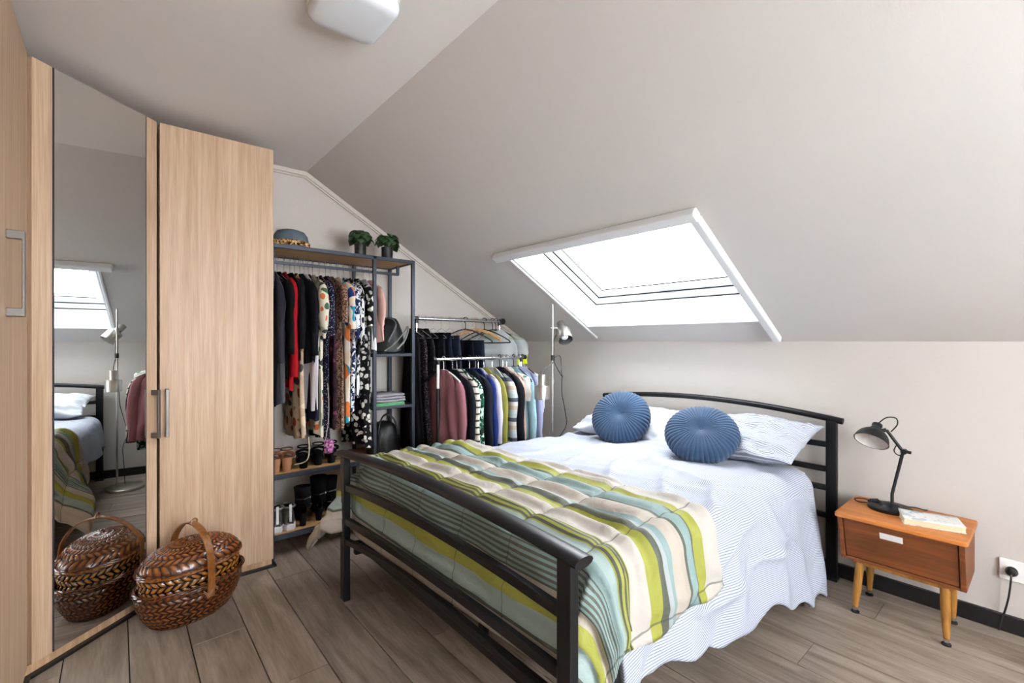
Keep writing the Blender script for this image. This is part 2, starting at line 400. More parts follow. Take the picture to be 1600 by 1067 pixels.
b = B(); slab(b, s1-.12, s1-.108, 1.62, 1.72, OT-.01, OT+.015); b.obj('latch', M['whitep'], win, bevel=.003)
# moulding along the gable, baseboards
def cove(name, a, b2, up):
    struct(name, B().bar(a, b2, .022, .03, up), M['cove'], bevel=.004)
    struct(name+'_bead' if 0 else name, B().bar(Vector(a)-Vector(up).normalized()*.022, Vector(b2)-Vector(up).normalized()*.022, .010, .012, up), M['cove'], bevel=.003)
cove('trim_1', (XF, YG-.011, ZC-.015), (XL, YG-.011, ZC-.015), (0, 0, 1))
nn = Vector((math.sin(SL), 0, math.cos(SL)))
cove('trim_2', sl(0, YG-.011, -.015), sl(LS-.02, YG-.011, -.015), nn)
struct('baseboard_right', B().box((XR-.02, YB, 0), (XR, YG, .072)), M['blackbb'], bevel=.003)
struct('baseboard_gable', B().box((.68, YG-.015, 0), (XR-.02, YG, .072)), M['blackbb'], bevel=.003)
struct('baseboard_left', B().box((XL, YB, 0), (XL+.015, .84, .072)), M['blackbb'], bevel=.003)
added_win = thing('added_window', None, None, (1.1, YB, .6), kind='structure')  # unseen window added around the fill light
b = B(); b.box((wx0, YB-.08, wz0), (wx1, YB-.02, wz0+.05)).box((wx0, YB-.08, wz1-.05), (wx1, YB-.02, wz1)).box((wx0, YB-.08, wz0), (wx0+.05, YB-.02, wz1)).box((wx1-.05, YB-.08, wz0), (wx1, YB-.02, wz1)).box((1.075, YB-.08, wz0), (1.125, YB-.02, wz1))
b.obj('added_window_frame', M['white'], added_win)
B().box((wx0+.04, YB-.06, wz0+.04), (wx1-.04, YB-.055, wz1-.04)).obj('pane', M['glass'], added_win)
# ceiling lamp
cl = thing('ceiling_lamp', 'square white opal ceiling lamp with rounded corners on the flat ceiling', 'lamp', (.592, 1.50, ZC))
def rrect(cx, cy, hx, hy, r, n=6):
    out = []
    for (sx, sy, a0) in ((1, 1, 0), (-1, 1, 90), (-1, -1, 180), (1, -1, 270)):
        for i in range(n+1):
            a = R_(a0+90*i/n); out.append((cx+sx*(hx-r)+r*math.cos(a), cy+sy*(hy-r)+r*math.sin(a)))
    return out
B().prism(rrect(.592, 1.50, .118, .123, .035), ZC-.022, ZC).obj('base_plate', M['whitep'], cl, smooth=True)
b = B(); prev = None; n = 28
lv = [(.126, ZC-.022), (.128, ZC-.04), (.125, ZC-.055), (.115, ZC-.063), (.09, ZC-.066)]
for h_, z_ in lv: b.v += [Vector((x_, y_, z_)) for x_, y_ in rrect(.592, 1.50, h_-.01, h_-.004, min(.04, h_*.33))]
for i in range(len(lv)-1):
    for k in range(n): b.f.append((i*n+k, i*n+(k+1) % n, (i+1)*n+(k+1) % n, (i+1)*n+k))
b.f.append(tuple((len(lv)-1)*n+k for k in range(n))); b.f.append(tuple(range(n)))
b.obj('cover', M['opal'], cl, smooth=True, angle=60)

# ================================================================== WARDROBES
HT = 2.31
A_, B_, C_ = Vector((-.25, 2.46, 0)), Vector((.15, 2.815, 0)), Vector((.66, 2.812, 0))
def flat_handle(parent, p, out, side, z0, z1, name='handle', wd=.022):
    """bracket handle: flat bar held off the door by two plates"""
    out = Vector(out).normalized(); p = Vector(p); b = B()
    q = p + out*.036; up = Vector((0, 0, 1))
    b.bar(q+up*z0, q+up*z1, wd, .007, out)
    b.bar(p+up*(z0+.013)-out*.001, q+up*(z0+.013), wd, .026, up); b.bar(p+up*(z1-.013)-out*.001, q+up*(z1-.013), wd, .026, up)
    b.obj(name, M['handle'], parent, bevel=.002, label='satin metal bracket handle')
# left wardrobe
wl = thing('wardrobe', 'tall light beech wardrobe at the far left edge with a single long bracket handle', 'wardrobe', (-.42, 1.6, 0), group=None)
B().box((-.60, .86, .045), (-.274, 2.444, HT)).obj('body', M['beech'], wl, bevel=.002)
B().box((-.58, .86, .012), (-.262, 2.44, .045)).obj('plinth', M['beechedge'], wl)
B().box((-.60, .86, 0), (-.244, 2.457, .012)).obj('floor_strip', M['black'], wl)
for (a, c) in ((.862, 1.38), (1.384, 1.905), (1.909, 2.452)):
    B().box((-.272, a, .047), (-.252, c, HT)).obj('door', M['beech'], wl, bevel=.0015)
flat_handle(wl, (-.252, 2.035, 0), (1, 0, 0), 0, 1.325, 1.585)
# corner wardrobe with the mirror door
wc = thing('wardrobe', 'light beech corner wardrobe with a full height mirror door', 'wardrobe', (-.2, 2.9, 0))
d = (B_-A_).normalized(); nrm = Vector((d.y, -d.x, 0))
def P(s_, o_, z): return A_ + d*s_ + nrm*o_ + Vector((0, 0, z))
LD = (B_-A_).length
bb = B().prism([(-.60, 2.452), (-.272, 2.452), tuple(P(.012, -.021, 0).xy), tuple(P(LD-.008, -.021, 0).xy), (.148, 3.24), (-.60, 3.24)], .045, HT)
bb.obj('body', M['beech'], wc)
def dbox(b, sa, sb, oa, ob, za, zb):
    vs = [P(s_, o_, z_) for z_ in (za, zb) for s_, o_ in ((sa, oa), (sb, oa), (sb, ob), (sa, ob))]
    return b.add(vs, [(0, 3, 2, 1), (4, 5, 6, 7), (0, 1, 5, 4), (1, 2, 6, 5), (2, 3, 7, 6), (3, 0, 4, 7)])
dbox(B(), .0, LD, -.05, -.014, .012, .045).obj('plinth', M['beechedge'], wc)
dbox(B(), -.012, LD+.003, -.05, .008, 0, .012).obj('floor_strip', M['black'], wc)
dr = dbox(B(), .012, LD-.004, -.019, -.001, .048, HT).obj('door', M['beech'], wc, bevel=.0015)
dbox(B(), .084, LD-.066, -.001, .003, .052, HT-.002).obj('mirror', M['mirror'], dr, label='full height mirror panel')
dbox(B(), .0805, .084, -.001, .004, .052, HT-.002).obj('mirror_edge', M['rackmetal'], dr)
dbox(B(), LD-.066, LD-.063, -.001, .004, .052, HT-.002).obj('mirror_edge', M['rackmetal'], dr)
flat_handle(wc, P(LD-.030, 0, 0), nrm, 0, .79, 1.02, wd=.014)
# right wardrobe
wr = thing('wardrobe', 'light beech single door wardrobe behind the wicker basket', 'wardrobe', (.4, 3.0, 0))
B().box((.154, 2.834, .045), (.66, 3.24, HT)).obj('body', M['beech'], wr, bevel=.002)
B().box((.156, 2.83, .012), (.655, 3.0, .045)).obj('plinth', M['beechedge'], wr)
B().box((.154, 2.808, 0), (.675, 3.24, .012)).obj('floor_strip', M['black'], wr)
B().box((.157, 2.812, .047), (.659, 2.832, HT)).obj('door', M['beech'], wr, bevel=.0015)
flat_handle(wr, (.185, 2.812, 0), (0, -1, 0), 0, .79, 1.02, wd=.014)

# ================================================================== BED
FX = .862
def foot_p(y, z, o=0): return Vector((.842+(2.247-y)*.028+o, y, z))
bed = thing('bed', 'double bed with blue-black metal frame, arched railed footboard and arched headboard', 'bed', (1.85, 1.5, 0))
yl, yr = 2.235, .815
for y in (yl, yr):
    p0 = foot_p(y, 0); b = B().bar(p0, p0+Vector((0, 0, .69)), .05, .032, (1, 0, 0)); b.obj('leg', M['bedmetal'], bed, bevel=.004)
def arch(yA, yB, z, h, x=None, n=24):
    out = []
    for i in range(n+1):
        t_ = i/n; y = yA+(yB-yA)*t_; zz = z+h*(1-(2*t_-1)**2)
        out.append(foot_p(y, zz) if x is None else Vector((x, y, zz)))
    return out
def oval(b, pts, w, h): return b.tube(pts, w, 12, ry=h, up=(0, 0, 1))
oval(B(), arch(yl+.055, yr-.055, .700, .034), .036, .015).obj('foot_top_rail', M['bedmetal'], bed, smooth=True)
for z, h, hh in ((.545, .032, .032), (.385, .018, .032), (.285, .048, .026)):
    B().sweep(arch(yl, yr, z, h), .022, hh).obj('foot_rail', M['bedmetal'], bed, bevel=.003)
HX = 2.865
for y in (2.215, .765):
    B().bar((HX, y, .012), (HX, y, .835), .05, .03, (1, 0, 0)).obj('leg', M['bedmetal'], bed, bevel=.004)
    B().box((HX-.03, y-.03, 0), (HX+.03, y+.03, .014)).obj('foot_cap', M['black'], bed, bevel=.003)
oval(B(), arch(2.215+.05, .765-.05, .835, .055, HX), .018, .017).obj('head_top_rail', M['bedmetal'], bed, smooth=True)
for z in (.705, .575, .475, .33):
    B().sweep(arch(2.215, .765, z, .0, HX, 4), .02, .03).obj('head_rail', M['bedmetal'], bed, bevel=.003)
for y in (2.19, .86):
    B().bar((.87, y, .255), (HX, y, .255), .03, .06).obj('side_rail', M['bedmetal'], bed, bevel=.003)
B().bar((.93, .86, .245), (.93, 2.19, .245), .03, .05).obj('end_rail', M['bedmetal'], bed, bevel=.003)
B().bar((.93, 1.53, .255), (HX, 1.53, .255), .04, .05).obj('centre_rail', M['bedmetal'], bed)
for x in (1.15, 1.9, 2.6): B().bar((x, 1.53, 0), (x, 1.53, .235), .03, .03, (1, 0, 0)).obj('support_leg', M['bedmetal'], bed)
for i in range(14):
    x = .96+i*.142; B().box((x, .87, .286), (x+.07, 2.18, .298)).obj('slat', M['beechedge'], bed)
# mattress
mt = B().box((.945, .86, .30), (2.835, 2.19, .56)).obj('mattress', M['mattress'], None, bevel=.04)
ident(mt, 'white mattress under the pinstriped duvet on the metal bed', 'mattress')
# cloth over a box
def drape(p, q, x0, ya, yb, zt, r, flare):
    """p,q: unrolled cloth coordinates; box top edges x0 (foot), ya<yb (sides)"""
    cx = max(p, x0+r); cy = min(max(q, ya+r), yb-r)
    dx, dy = p-cx, q-cy; dd = math.hypot(dx, dy)
    if dd < 1e-6: return Vector((cx, cy, zt)), Vector((0, 0, 1)), 0
    ux, uy = dx/dd, dy/dd; q4 = r*PI/2
    if dd < q4:
        a = dd/r; h, z = r*math.sin(a), r*(1-math.cos(a)); nrm_ = Vector((ux*math.sin(a), uy*math.sin(a), math.cos(a)))
    else:
        e = dd-q4; h = r+e*flare; z = r+e*math.sqrt(1-flare*flare); nrm_ = Vector((ux, uy, flare)).normalized()
    return Vector((cx+ux*h, cy+uy*h, zt-z)), nrm_, dd
# duvet
DP0, DP1 = 1.10, 2.66
def dq(u, v):
    p = DP0+(DP1-DP0)*u + (.10*(v-.5)*(1-u))
    t_ = (p-1.1)/(2.7-1.1)
    right = .30+.285*t_+.012*math.sin(p*24+3*fn(p*2))+.02*math.sin(p*8+1)+.03*fn(p*5, 3)+ .03*max(0, 1-abs(p-1.2)/.25)
    left = .30+.02*math.sin(p*9)
    qa = .81-right+.0; qb = 2.26+left-.05
    return p, qa+(qb-qa)*v
CREASE = [(1.45, .78, 2.05, .95, .016, .018), (1.5, .66, 2.0, .72, .018, .02), (1.42, .60, 1.85, .50, .018, .02), (1.55, 1.0, 2.2, 1.25, .014, .022), (1.62, 1.3, 2.2, 1.5, .013, .02), (1.7, 1.6, 2.3, 1.62, .012, .022), (1.6, 1.9, 2.2, 1.8, .014, .02), (2.0, 1.1, 2.4, .85, .014, .02), (2.1, .75, 2.4, .45, .02, .025), (2.25, .8, 2.6, .62, .016, .02), (1.9, .55, 2.3, .62, .016, .02), (1.75, 1.15, 2.1, .9, .012, .016), (1.9, 1.4, 2.35, 1.35, .010, .018)]
def duvet_fn(u, v):
    p, q = dq(u, v)
    P3, nr, dd = drape(p, q, 0.0, .79, 2.26, .615+.02*math.sin(PI*min(1, max(0, (q-.8)/1.4))), .085, .12)
    k = min(1, dd/.3); top = 1-k
    f = top*(.022*fn(p*2.2, q*2.2, 3)+.016*fn(p*6+q*2.5, q*2.2-p*2, 5)+.016*(abs(fn(p*8+q*4, q*2-p*3, 9))))
    f += k*(.02*math.sin(p*19+2*fn(p*2, q))*k*(.6+.4*fn(p*3)) + .012*fn(p*9-q*3, q*3, 4) + .022*fn(p*3.5+q*2, 0, 2) + .02*abs(fn(p*5-q*5, q*2+p, 12)))
    f += .012*math.exp(-((p-q*.35-1.62)/.03)**2)*top + .010*math.exp(-((p+q*.3-2.15)/.035)**2)*top
    for (pa, qa_, pb, qb_, am, wd) in CREASE:
        ex, ey = pb-pa, qb_-qa_; ll = ex*ex+ey*ey; t_ = max(0, min(1, ((p-pa)*ex+(q-qa_)*ey)/ll))
        dd_ = math.hypot(p-pa-ex*t_, q-qa_-ey*t_+.03*math.sin(t_*5+pa*9)); f += am*math.exp(-(dd_/wd)**2)*math.sin(PI*(.15+.8*t_))
    edge = min(1, min(u, 1-u)*18); f *= (.3+.7*edge); P3 += nr*f
    P3.z -= .028*(1-edge)**2
    return P3
dv = B().grid(duvet_fn, 170, 220, uvf=lambda u, v: dq(u, v))
o = dv.obj('duvet', M['duvet'], None, smooth=True, solid=.022, angle=0)
ident(o, 'white duvet with fine navy pinstripes hanging down the right side of the bed', 'duvet')
# striped quilt
QT = .962; SHX = 1.56
def qs(u, v):
    s_ = (QT-.055*(1-v))*u; p = SHX - s_ - .05*(v-.5)
    tap = max(0., min(1., s_/.6))
    right = .25-.0*tap + .012*math.sin(s_*20)
    left = .36+.03*math.sin(s_*9); qa = .80-right; qb = 2.27+left
    return s_, p, qa+(qb-qa)*v
def quilt_fn(u, v):
    s_, p, q = qs(u, v)
    x0 = .905+.028*(2.247-min(2.25, max(.8, q)))
    fl_ = .14+(.46*max(0, min(1, 1-(p-x0)/.4)) if q > 2.15 else 0)*min(1, max(0, (q-2.15)/.15))
    P3, nr, dd = drape(p, q, x0, .765, 2.285, .672, .085, fl_)
    seam = abs(math.sin(PI*(q-.03)/.27)); puff = .011*min(1, seam*3.2)**.6
    rib = .006*math.sin(s_*2*PI/.085+1.5*fn(q*2, s_*3))+.018*abs(fn(s_*13+.8*q, q*2.0, 1))+.014*fn(s_*7+q*2, q*5, 7)+.009*fn(s_*28, q*5, 2)
    f = puff + rib*(.5+.5*min(1, seam*2)); k = min(1, dd/.25)
    f += k*.016*math.sin((q if abs(p-x0) < .1 or p < x0 else p)*17+3*fn(p, q))
    if p < x0 and .8 < q < 2.25: f = puff*.4+rib*.7+.006*math.sin(q*13)
    e = min(1, min(u, 1-u, v*2, (1-v)*2)*26); f *= e**.5
    P3 += nr*f
    if p < x0+.05 and .78 < q < 2.26:                      # the end hangs straight down inside the footboard
        m_ = foot_p(q, 0).x+.030
        if P3.x < m_: P3.x = m_ + .35*max(-.01, (P3.x-m_)*.02)
    P3.z -= (1-e)*.018
    return P3
qo = B().grid(quilt_fn, 150, 190, uvf=lambda u, v: (qs(u, v)[0], qs(u, v)[2])).obj('quilt', M['quilt'], None, smooth=True, solid=.014, angle=0)
ident(qo, 'striped quilt in sage, cream, lime and olive spread over the foot of the bed', 'quilt')
# pillows
def pillow(name, label, m, c, size, rot, seed, group=None):
    t_ = thing(name, label, 'pillow', c, rot=rot, group=group) if 0 else None
    L_, W_, T_ = size; Mx = Euler(rot).to_matrix()
    def f(sgn):
        def g_(u, v):
            a, b = u*2-1, v*2-1
            prof = (max(0, 1-abs(a)**2.6)**.55)*(max(0, 1-abs(b)**2.6)**.55)
            pin = 1-.06*(1-abs(a)**2)*abs(b)**3; pin2 = 1-.06*(1-abs(b)**2)*abs(a)**3
            x = a*L_/2*pin2; y = b*W_/2*pin
            wr_ = .018*fn(a*3+seed, b*3, seed)+.012*fn(a*8, b*7+a*3, seed+3)-.03*abs(fn(a*3.5+b*2, b*2.5-a, seed+5))
            z = sgn*(T_/2*prof) + (wr_ if sgn > 0 else wr_*.3)*min(1, prof*3) + .02*fn(a*1.5, b*1.5, seed+8)*(1-prof)
            return Mx @ Vector((x, y, z)) + Vector(c)
        return g_
    b = B().grid(f(1), 44, 44, uvf=lambda u, v: (u*L_, v*W_)); b.grid(f(-1), 44, 44, uvf=lambda u, v: (u*L_, v*W_))
    o = b.obj(name, m, None, smooth=True, angle=0); bm = bmesh.new(); bm.from_mesh(o.data); bmesh.ops.remove_doubles(bm, verts=bm.verts, dist=.0005); bmesh.ops.recalc_face_normals(bm, faces=bm.faces); bm.to_mesh(o.data); bm.free()
    return ident(o, label, 'pillow', group)
pillow('pillow', 'plain white pillow leaning on the headboard behind the left round cushion', M['whitepillow'], (2.62, 1.83, .715), (.44, .72, .15), (0, R_(-16), R_(3)), 2)
pillow('pillow', 'grey pinstriped pillow crumpled at the right side of the headboard', M['pinpillow'], (2.60, 1.13, .735), (.44, .70, .15), (R_(-2), R_(-18), R_(-3)), 6)
def cushion(label, c, rad, rot, n=46, seed=0):
    t_ = thing('round_cushion', label, 'cushion', c, rot=rot, group=None)
    def f(u, v):
        th = 2*PI*u; ph = -PI/2+PI*v; rr = math.cos(ph)**.62*rad if math.cos(ph) > 0 else 0; z = math.sin(ph)
        rn = rr/rad; zz = (.072*math.copysign(abs(z)**.8, z))
        dim = math.exp(-(rn/.22)**2)*.030; zz -= math.copysign(dim, z)
        pl = (abs(math.cos(th*n/2+.25*math.sin(th*3+seed)))**.6); dep = .0065*min(1, rn*2.5)
        k = 1-dep/rad*(1-pl)*1.4; zz *= (1-(1-pl)*.07*min(1, rn*3))
        return Vector((rr*k*math.cos(th), rr*k*math.sin(th)*(1+.02*math.sin(th*2+seed)), zz+.004*fn(rr*8*math.cos(th), rr*8*math.sin(th), seed)))
    B().grid(f, 368, 40, closeu=True).obj('cover', M['velvet'], t_, smooth=True, local=True, angle=0)
    b = B().lathe([(.0, -.004), (.009, -.003), (.012, .002), (.009, .006), (.001, .008)], (0, 0, .038), 14); b.obj('button', M['velvet'], t_, smooth=True, local=True)
    return t_
cushion('left round slate-blue velvet cushion with pleats and a sunken button', (2.40, 1.765, .775), .185, (R_(18), R_(-48), 0), seed=1)
cushion('right round slate-blue velvet cushion with pleats, tipped lower than its twin', (2.37, 1.225, .755), .185, (R_(14), R_(-36), 0), seed=4)

# ================================================================== NIGHTSTAND
ns = thing('nightstand', 'small orange teak nightstand with one slanted drawer on tapered legs', 'nightstand', (2.71, .445, 0))
NX0, NX1, NY0, NY1, NZ = 2.53, 2.895, .222, .668, .46
b = B().prism(rrect((NX0+NX1)/2, (NY0+NY1)/2, (NX1-NX0)/2, (NY1-NY0)/2, .018, 4), NZ-.018, NZ); b.obj('top', M['teak'], ns, smooth=True, bevel=.003, angle=30)
def side(ya, yb):
    pts = [(NX0+.012, NZ-.018), (NX1-.012, NZ-.018), (NX1-.012, .235), (NX0+.075, .235)]
    return B().add([(x, ya, z) for x, z in pts]+[(x, yb, z) for x, z in pts], [(0, 1, 2, 3), (7, 6, 5, 4), (0, 4, 5, 1), (1, 5, 6, 2), (2, 6, 7, 3), (3, 7, 4, 0)])
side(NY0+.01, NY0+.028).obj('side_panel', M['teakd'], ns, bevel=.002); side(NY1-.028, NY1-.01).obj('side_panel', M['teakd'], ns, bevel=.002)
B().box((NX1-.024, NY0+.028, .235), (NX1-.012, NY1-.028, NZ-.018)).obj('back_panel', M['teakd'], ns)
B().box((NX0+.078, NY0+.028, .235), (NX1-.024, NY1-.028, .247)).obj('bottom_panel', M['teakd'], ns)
def slant(a, b_, ya, yb, th=.014, off=0):
    (xa, za), (xb, zb) = a, b_
    return B().add([(xa+off, ya, za), (xb+off, ya, zb), (xb+off, yb, zb), (xa+off, yb, za), (xa+off+th, ya, za), (xb+off+th, ya, zb), (xb+off+th, yb, zb), (xa+off+th, yb, za)],
        [(0, 1, 2, 3), (7, 6, 5, 4), (0, 4, 5, 1), (1, 5, 6, 2), (2, 6, 7, 3), (3, 7, 4, 0)])
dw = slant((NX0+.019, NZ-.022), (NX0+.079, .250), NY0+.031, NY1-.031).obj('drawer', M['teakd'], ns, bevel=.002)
slant((NX0+.0305, .4085), (NX0+.0395, .380), .425, .505, .006, -.004).obj('drawer_handle', M['whitep'], dw, bevel=.001, label='small white metal drawer pull')
b = B(); b.box((NX0+.095, NY0+.05, .215), (NX1-.04, NY1-.05, .235)); b.obj('leg_frame', M['teakleg'], ns, bevel=.002)
for (tx, ty, bx, by) in ((2.635, .592, 2.598, .601), (2.83, .592, 2.825, .596), (2.635, .300, 2.600, .292), (2.83, .300, 2.825, .296)):
    lg = B().tube([(tx, ty, .222), (tx+(bx-tx)*.6, ty+(by-ty)*.6, .10), (bx, by, .026)], [.0175, .016, .0105], 16).obj('leg', M['teakleg'], ns, smooth=True)
    B().tube([(bx, by, .027), (bx, by, .012)], [.0115, .009], 12).obj('ferrule', M['chrome'], lg, smooth=True)
    B().lathe([(.016, 0), (.0165, .006), (.010, .012), (.003, .014)], (bx, by, 0), 16).obj('glide', M['black'], lg, smooth=True)
# desk lamp
dl = thing('desk_lamp', 'black metal reading lamp with a dome shade and jointed arm on the nightstand', 'lamp', (2.765, .505, NZ))
B().lathe([(.084, 0), (.086, .006), (.084, .014), (.076, .018), (.044, .019), (.038, .026), (.030, .030), (.012, .033)], (2.765, .505, NZ), 40).obj('base', M['blackm'], dl, smooth=True)
LXX = 2.765
pA = Vector((LXX, .505, NZ+.03)); pB = onX(1394, 772, LXX); pC = onX(1411, 706, LXX); pD = onX(1385, 672, LXX)
pA.y = pB.y
B().tube([pA, pB, pC], .0068, 12).obj('lower_arm', M['blackm'], dl, smooth=True)
B().tube([pC + (pC-pD).normalized()*.012, pD], .0068, 12).obj('upper_arm', M['blackm'], dl, smooth=True)
B().tube([pC+Vector((-.014, -.004, 0)), pC+Vector((.014, -.004, 0))], .012, 14).obj('joint', M['blackm'], dl, smooth=True)
B().tube([pC+Vector((-.004, -.006, .002)), pC+Vector((-.004, -.03, .000))], .007, 10).obj('wing_knob', M['blackm'], dl, smooth=True)
sc_ = onX(1361, 690, LXX-.045)                  # centre of the shade's mouth
ax = Vector((.62, -.13, .77)).normalized()      # from the mouth to the top of the dome
zax = ax; xax = zax.cross(Vector((1, 0, 0))).normalized(); yax = zax.cross(xax); Mx = Matrix((xax, yax, zax)).transposed()
prof = [(.068*math.cos(R_(a)), .069*math.sin(R_(a))) for a in range(0, 80, 8)]
b = B().lathe(prof, sc_, 36, Mx, capb=False, capt=True); sh = b.obj('shade', M['blackm'], dl, smooth=True, angle=0)
prof2 = [(r_*.965, z_*.95) for r_, z_ in prof]; B().lathe(prof2, sc_+zax*.001, 36, Mx, capb=False, capt=True).obj('inner_shade', M['whitep'], sh, smooth=True, angle=0, label='white inside of the shade')
B().lathe([(.0675, -.001), (.070, .001), (.0675, .003)], sc_, 36, Mx, capb=False, capt=False).obj('shade_rim', M['blackm'], sh, smooth=True)
B().lathe([(.024, .063), (.023, .074), (.019, .077), (.019, .086), (.0215, .088), (.020, .098), (.010, .102)], sc_, 20, Mx).obj('lamp_socket', M['blackm'], dl, smooth=True)
B().lathe([(.004, .012), (.016, .018), (.018, .028), (.010, .044), (.008, .056)], sc_, 16, Mx).obj('bulb', M['opal'], dl, smooth=True)
B().tube([sc_+zax*.05-xax*.0, pD+Vector((0, 0, 0))], .009, 10).obj('shade_bracket', M['blackm'], dl, smooth=True)
tp = sc_+zax*.10
B().tube(spline([tp, onX(1385, 653, LXX), onX(1400, 654, LXX), onX(1402, 664, LXX), onX(1392, 675, LXX)]), .0028, 8).obj('cord', M['black'], dl, smooth=True)
B().tube(spline([onX(1403, 693, LXX), onX(1397, 704, LXX+.004), onX(1402, 711, LXX+.002), onX(1409, 712, LXX)]), .0026, 8).obj('cord', M['black'], dl, smooth=True)
B().tube(spline([(2.80, .56, NZ+.006), (2.82, .60, NZ+.01), (2.80, .632, NZ+.014), (2.775, .645, NZ+.012), (2.765, .625, NZ+.006), (2.79, .59, NZ+.005), (2.79, .575, NZ+.008)]), .0028, 8).obj('cord', M['black'], dl, smooth=True)
B().tube(spline([(2.80, .46, NZ+.016), (2.845, .43, NZ+.012), (2.86, .40, NZ+.006), (2.905, .385, NZ-.01), (2.908, .38, NZ-.06)]), .0028, 8).obj('cord', M['black'], dl, smooth=True)
B().tube([(2.79, .592, NZ+.012), (2.786, .578, NZ+.017), (2.781, .556, NZ+.024), (2.779, .545, NZ+.022)], [.007, .012, .012, .006], 12).obj('dimmer_switch', M['black'], dl, smooth=True)
# book
bk = thing('book', 'thick white paperback book lying on the nightstand beside the lamp', 'book', (2.685, .352, NZ), R_(-58))
def bmat():
    a = N('book_cover_print', .4); v = a.coord('Object'); sp = a.n('ShaderNodeSeparateXYZ'); a.l(v, sp.inputs[0])
    f = a.noise(a.coord('Object', (55, 120, 1)), 1, 2); g_ = a.math('GREATER_THAN', f, .60)
    rows = a.math('LESS_THAN', a.math('FRACT', a.math('MULTIPLY', sp.outputs[1], 85)), .45)
    msk = a.math('MULTIPLY', a.math('MULTIPLY', g_, rows), a.math('GREATER_THAN', sp.outputs[0], .0))
    pic = a.math('MULTIPLY', a.math('LESS_THAN', sp.outputs[0], -.015), a.math('GREATER_THAN', a.noise(v, 26, 2), .5))
    c = a.mix(a.math('MULTIPLY', msk, .7), rgb('e6e6e2'), rgb('8a8c90')); c = a.mix(a.math('MULTIPLY', pic, .75), c, rgb('9fb0b4')); a.col(c); return a.m
M['cover'] = bmat(); M['paper'] = wood('page_edges', 'c9b795', 'd8c8a8', 'e2d5ba', (1, 1, 400), .8)
B().box((-.098, -.063, .0022), (.098, .064, .0235)).obj('page_block', M['paper'], bk, local=True, bevel=.001)
B().box((-.10, -.066, 0), (.10, .066, .0018)).obj('back_cover', M['cover'], bk, local=True)
b = B().grid(lambda u, v: (-.10+.2*u, -.066+.132*v, .0245+.006*max(0, (.2-u)*5)**2*.6+.003*v*v), 20, 6); b.obj('front_cover', M['cover'], bk, local=True, solid=.0008, smooth=True)
B().box((-.10, .064, .0), (.10, .0665, .0265)).obj('spine', M['cover'], bk, local=True)
bk.rotation_euler = (0, 0, R_(-72)); MW[bk.name] = Matrix.LocRotScale(bk.location, Euler((0, 0, R_(-72))), None)
# socket and plug
so = thing('wall_socket', 'white double wall socket low on the knee wall', 'socket', (XR, .09, .267))
B().box((XR-.012, .005, .222), (XR, .160, .312)).obj('plate', M['whitep'], so, bevel=.004)
for yy in (.122, .044):
    Mx2 = Euler((0, R_(-90), 0)).to_matrix()
    B().lathe([(.024, 0), (.026, .002), (.022, .004), (.020, .004)], (XR-.0115, yy, .267), 24, Mx2).obj('socket_ring', M['whitep'], so, smooth=True)
pg = thing('power_cable', 'black plug and cable hanging from the wall socket', 'cable', (XR-.02, .122, .267))
B().lathe([(.019, 0), (.020, .010), (.016, .020), (.008, .024)], (XR-.016, .122, .267), 20, Euler((0, R_(-90), 0)).to_matrix()).obj('plug', M['black'], pg, smooth=True)
B().tube(spline([(XR-.036, .122, .262), (XR-.045, .124, .225), (XR-.035, .130, .16), (XR-.026, .142, .09), (XR-.027, .15, .06), (XR-.03, .16, .004)]), .0035, 8).obj('cord', M['black'], pg, smooth=True)

# ================================================================== BASKET
def weave_mat(name, c1, c2, c3, n, rows, radial, a_, b_, z0=0, dark=.5):
    a = N(name, .25, 0, .6); v = a.coord(); sp = a.n('ShaderNodeSeparateXYZ'); a.l(v, sp.inputs[0])
    X_, Y_, Z_ = a.math('DIVIDE', sp.outputs[0], a_), a.math('DIVIDE', sp.outputs[1], b_), sp.outputs[2]
    th = a.math('DIVIDE', a.math('ARCTAN2', Y_, X_), 2*PI)
    w_ = a.math('MULTIPLY', a.math('SQRT', a.math('ADD', a.math('MULTIPLY', X_, X_), a.math('MULTIPLY', Y_, Y_))), rows) if radial else a.math('MULTIPLY', a.math('SUBTRACT', Z_, z0), rows)
    f = a.math('FRACT', w_); sg = a.math('SUBTRACT', a.math('MULTIPLY', a.math('FLOORED_MODULO', a.math('FLOOR', w_), 2), 2), 1)
    t_ = a.math('FRACT', a.math('ADD', a.math('MULTIPLY', th, n), a.math('MULTIPLY', a.math('MULTIPLY', f, .8), sg)))
    h = a.math('MULTIPLY', a.math('SINE', a.math('MULTIPLY', t_, PI)), a.math('POWER', a.math('SINE', a.math('MULTIPLY', f, PI)), .5))
    nz = a.noise(a.coord('Object', (70, 70, 50)), 1, 2)
    c = a.ramp(a.math('ADD', a.math('MULTIPLY', h, .75), a.math('MULTIPLY', nz, .35)), [(.12+dark*.3, rgb(c1)), (.55, rgb(c2)), (.95, rgb(c3))])  # gaps between strands darkened in the colour, standing for their shade
    a.col(c); return a.m
def wv(th, w_, n):
    r_ = math.floor(w_); f = w_-r_; t_ = (th/(2*PI)*n + f*.8*(1 if r_ % 2 else -1)) % 1
    return math.sin(PI*t_)*math.sin(PI*f)**.5
M['w_low'] = weave_mat('dark_woven_wicker', '1c0c05', '43200c', '6e3d16', 44, 55, False, .2, .14, 0, .3)
M['w_tray'] = weave_mat('tan_open_woven_wicker', '0e0603', '6e3c13', 'a5702e', 38, 40, False, .2, .138, .13, .9)
M['w_lid'] = weave_mat('glossy_woven_wicker', '2a1206', '5a2d0f', '8a5220', 34, 9, True, .208, .144, 0, .3)
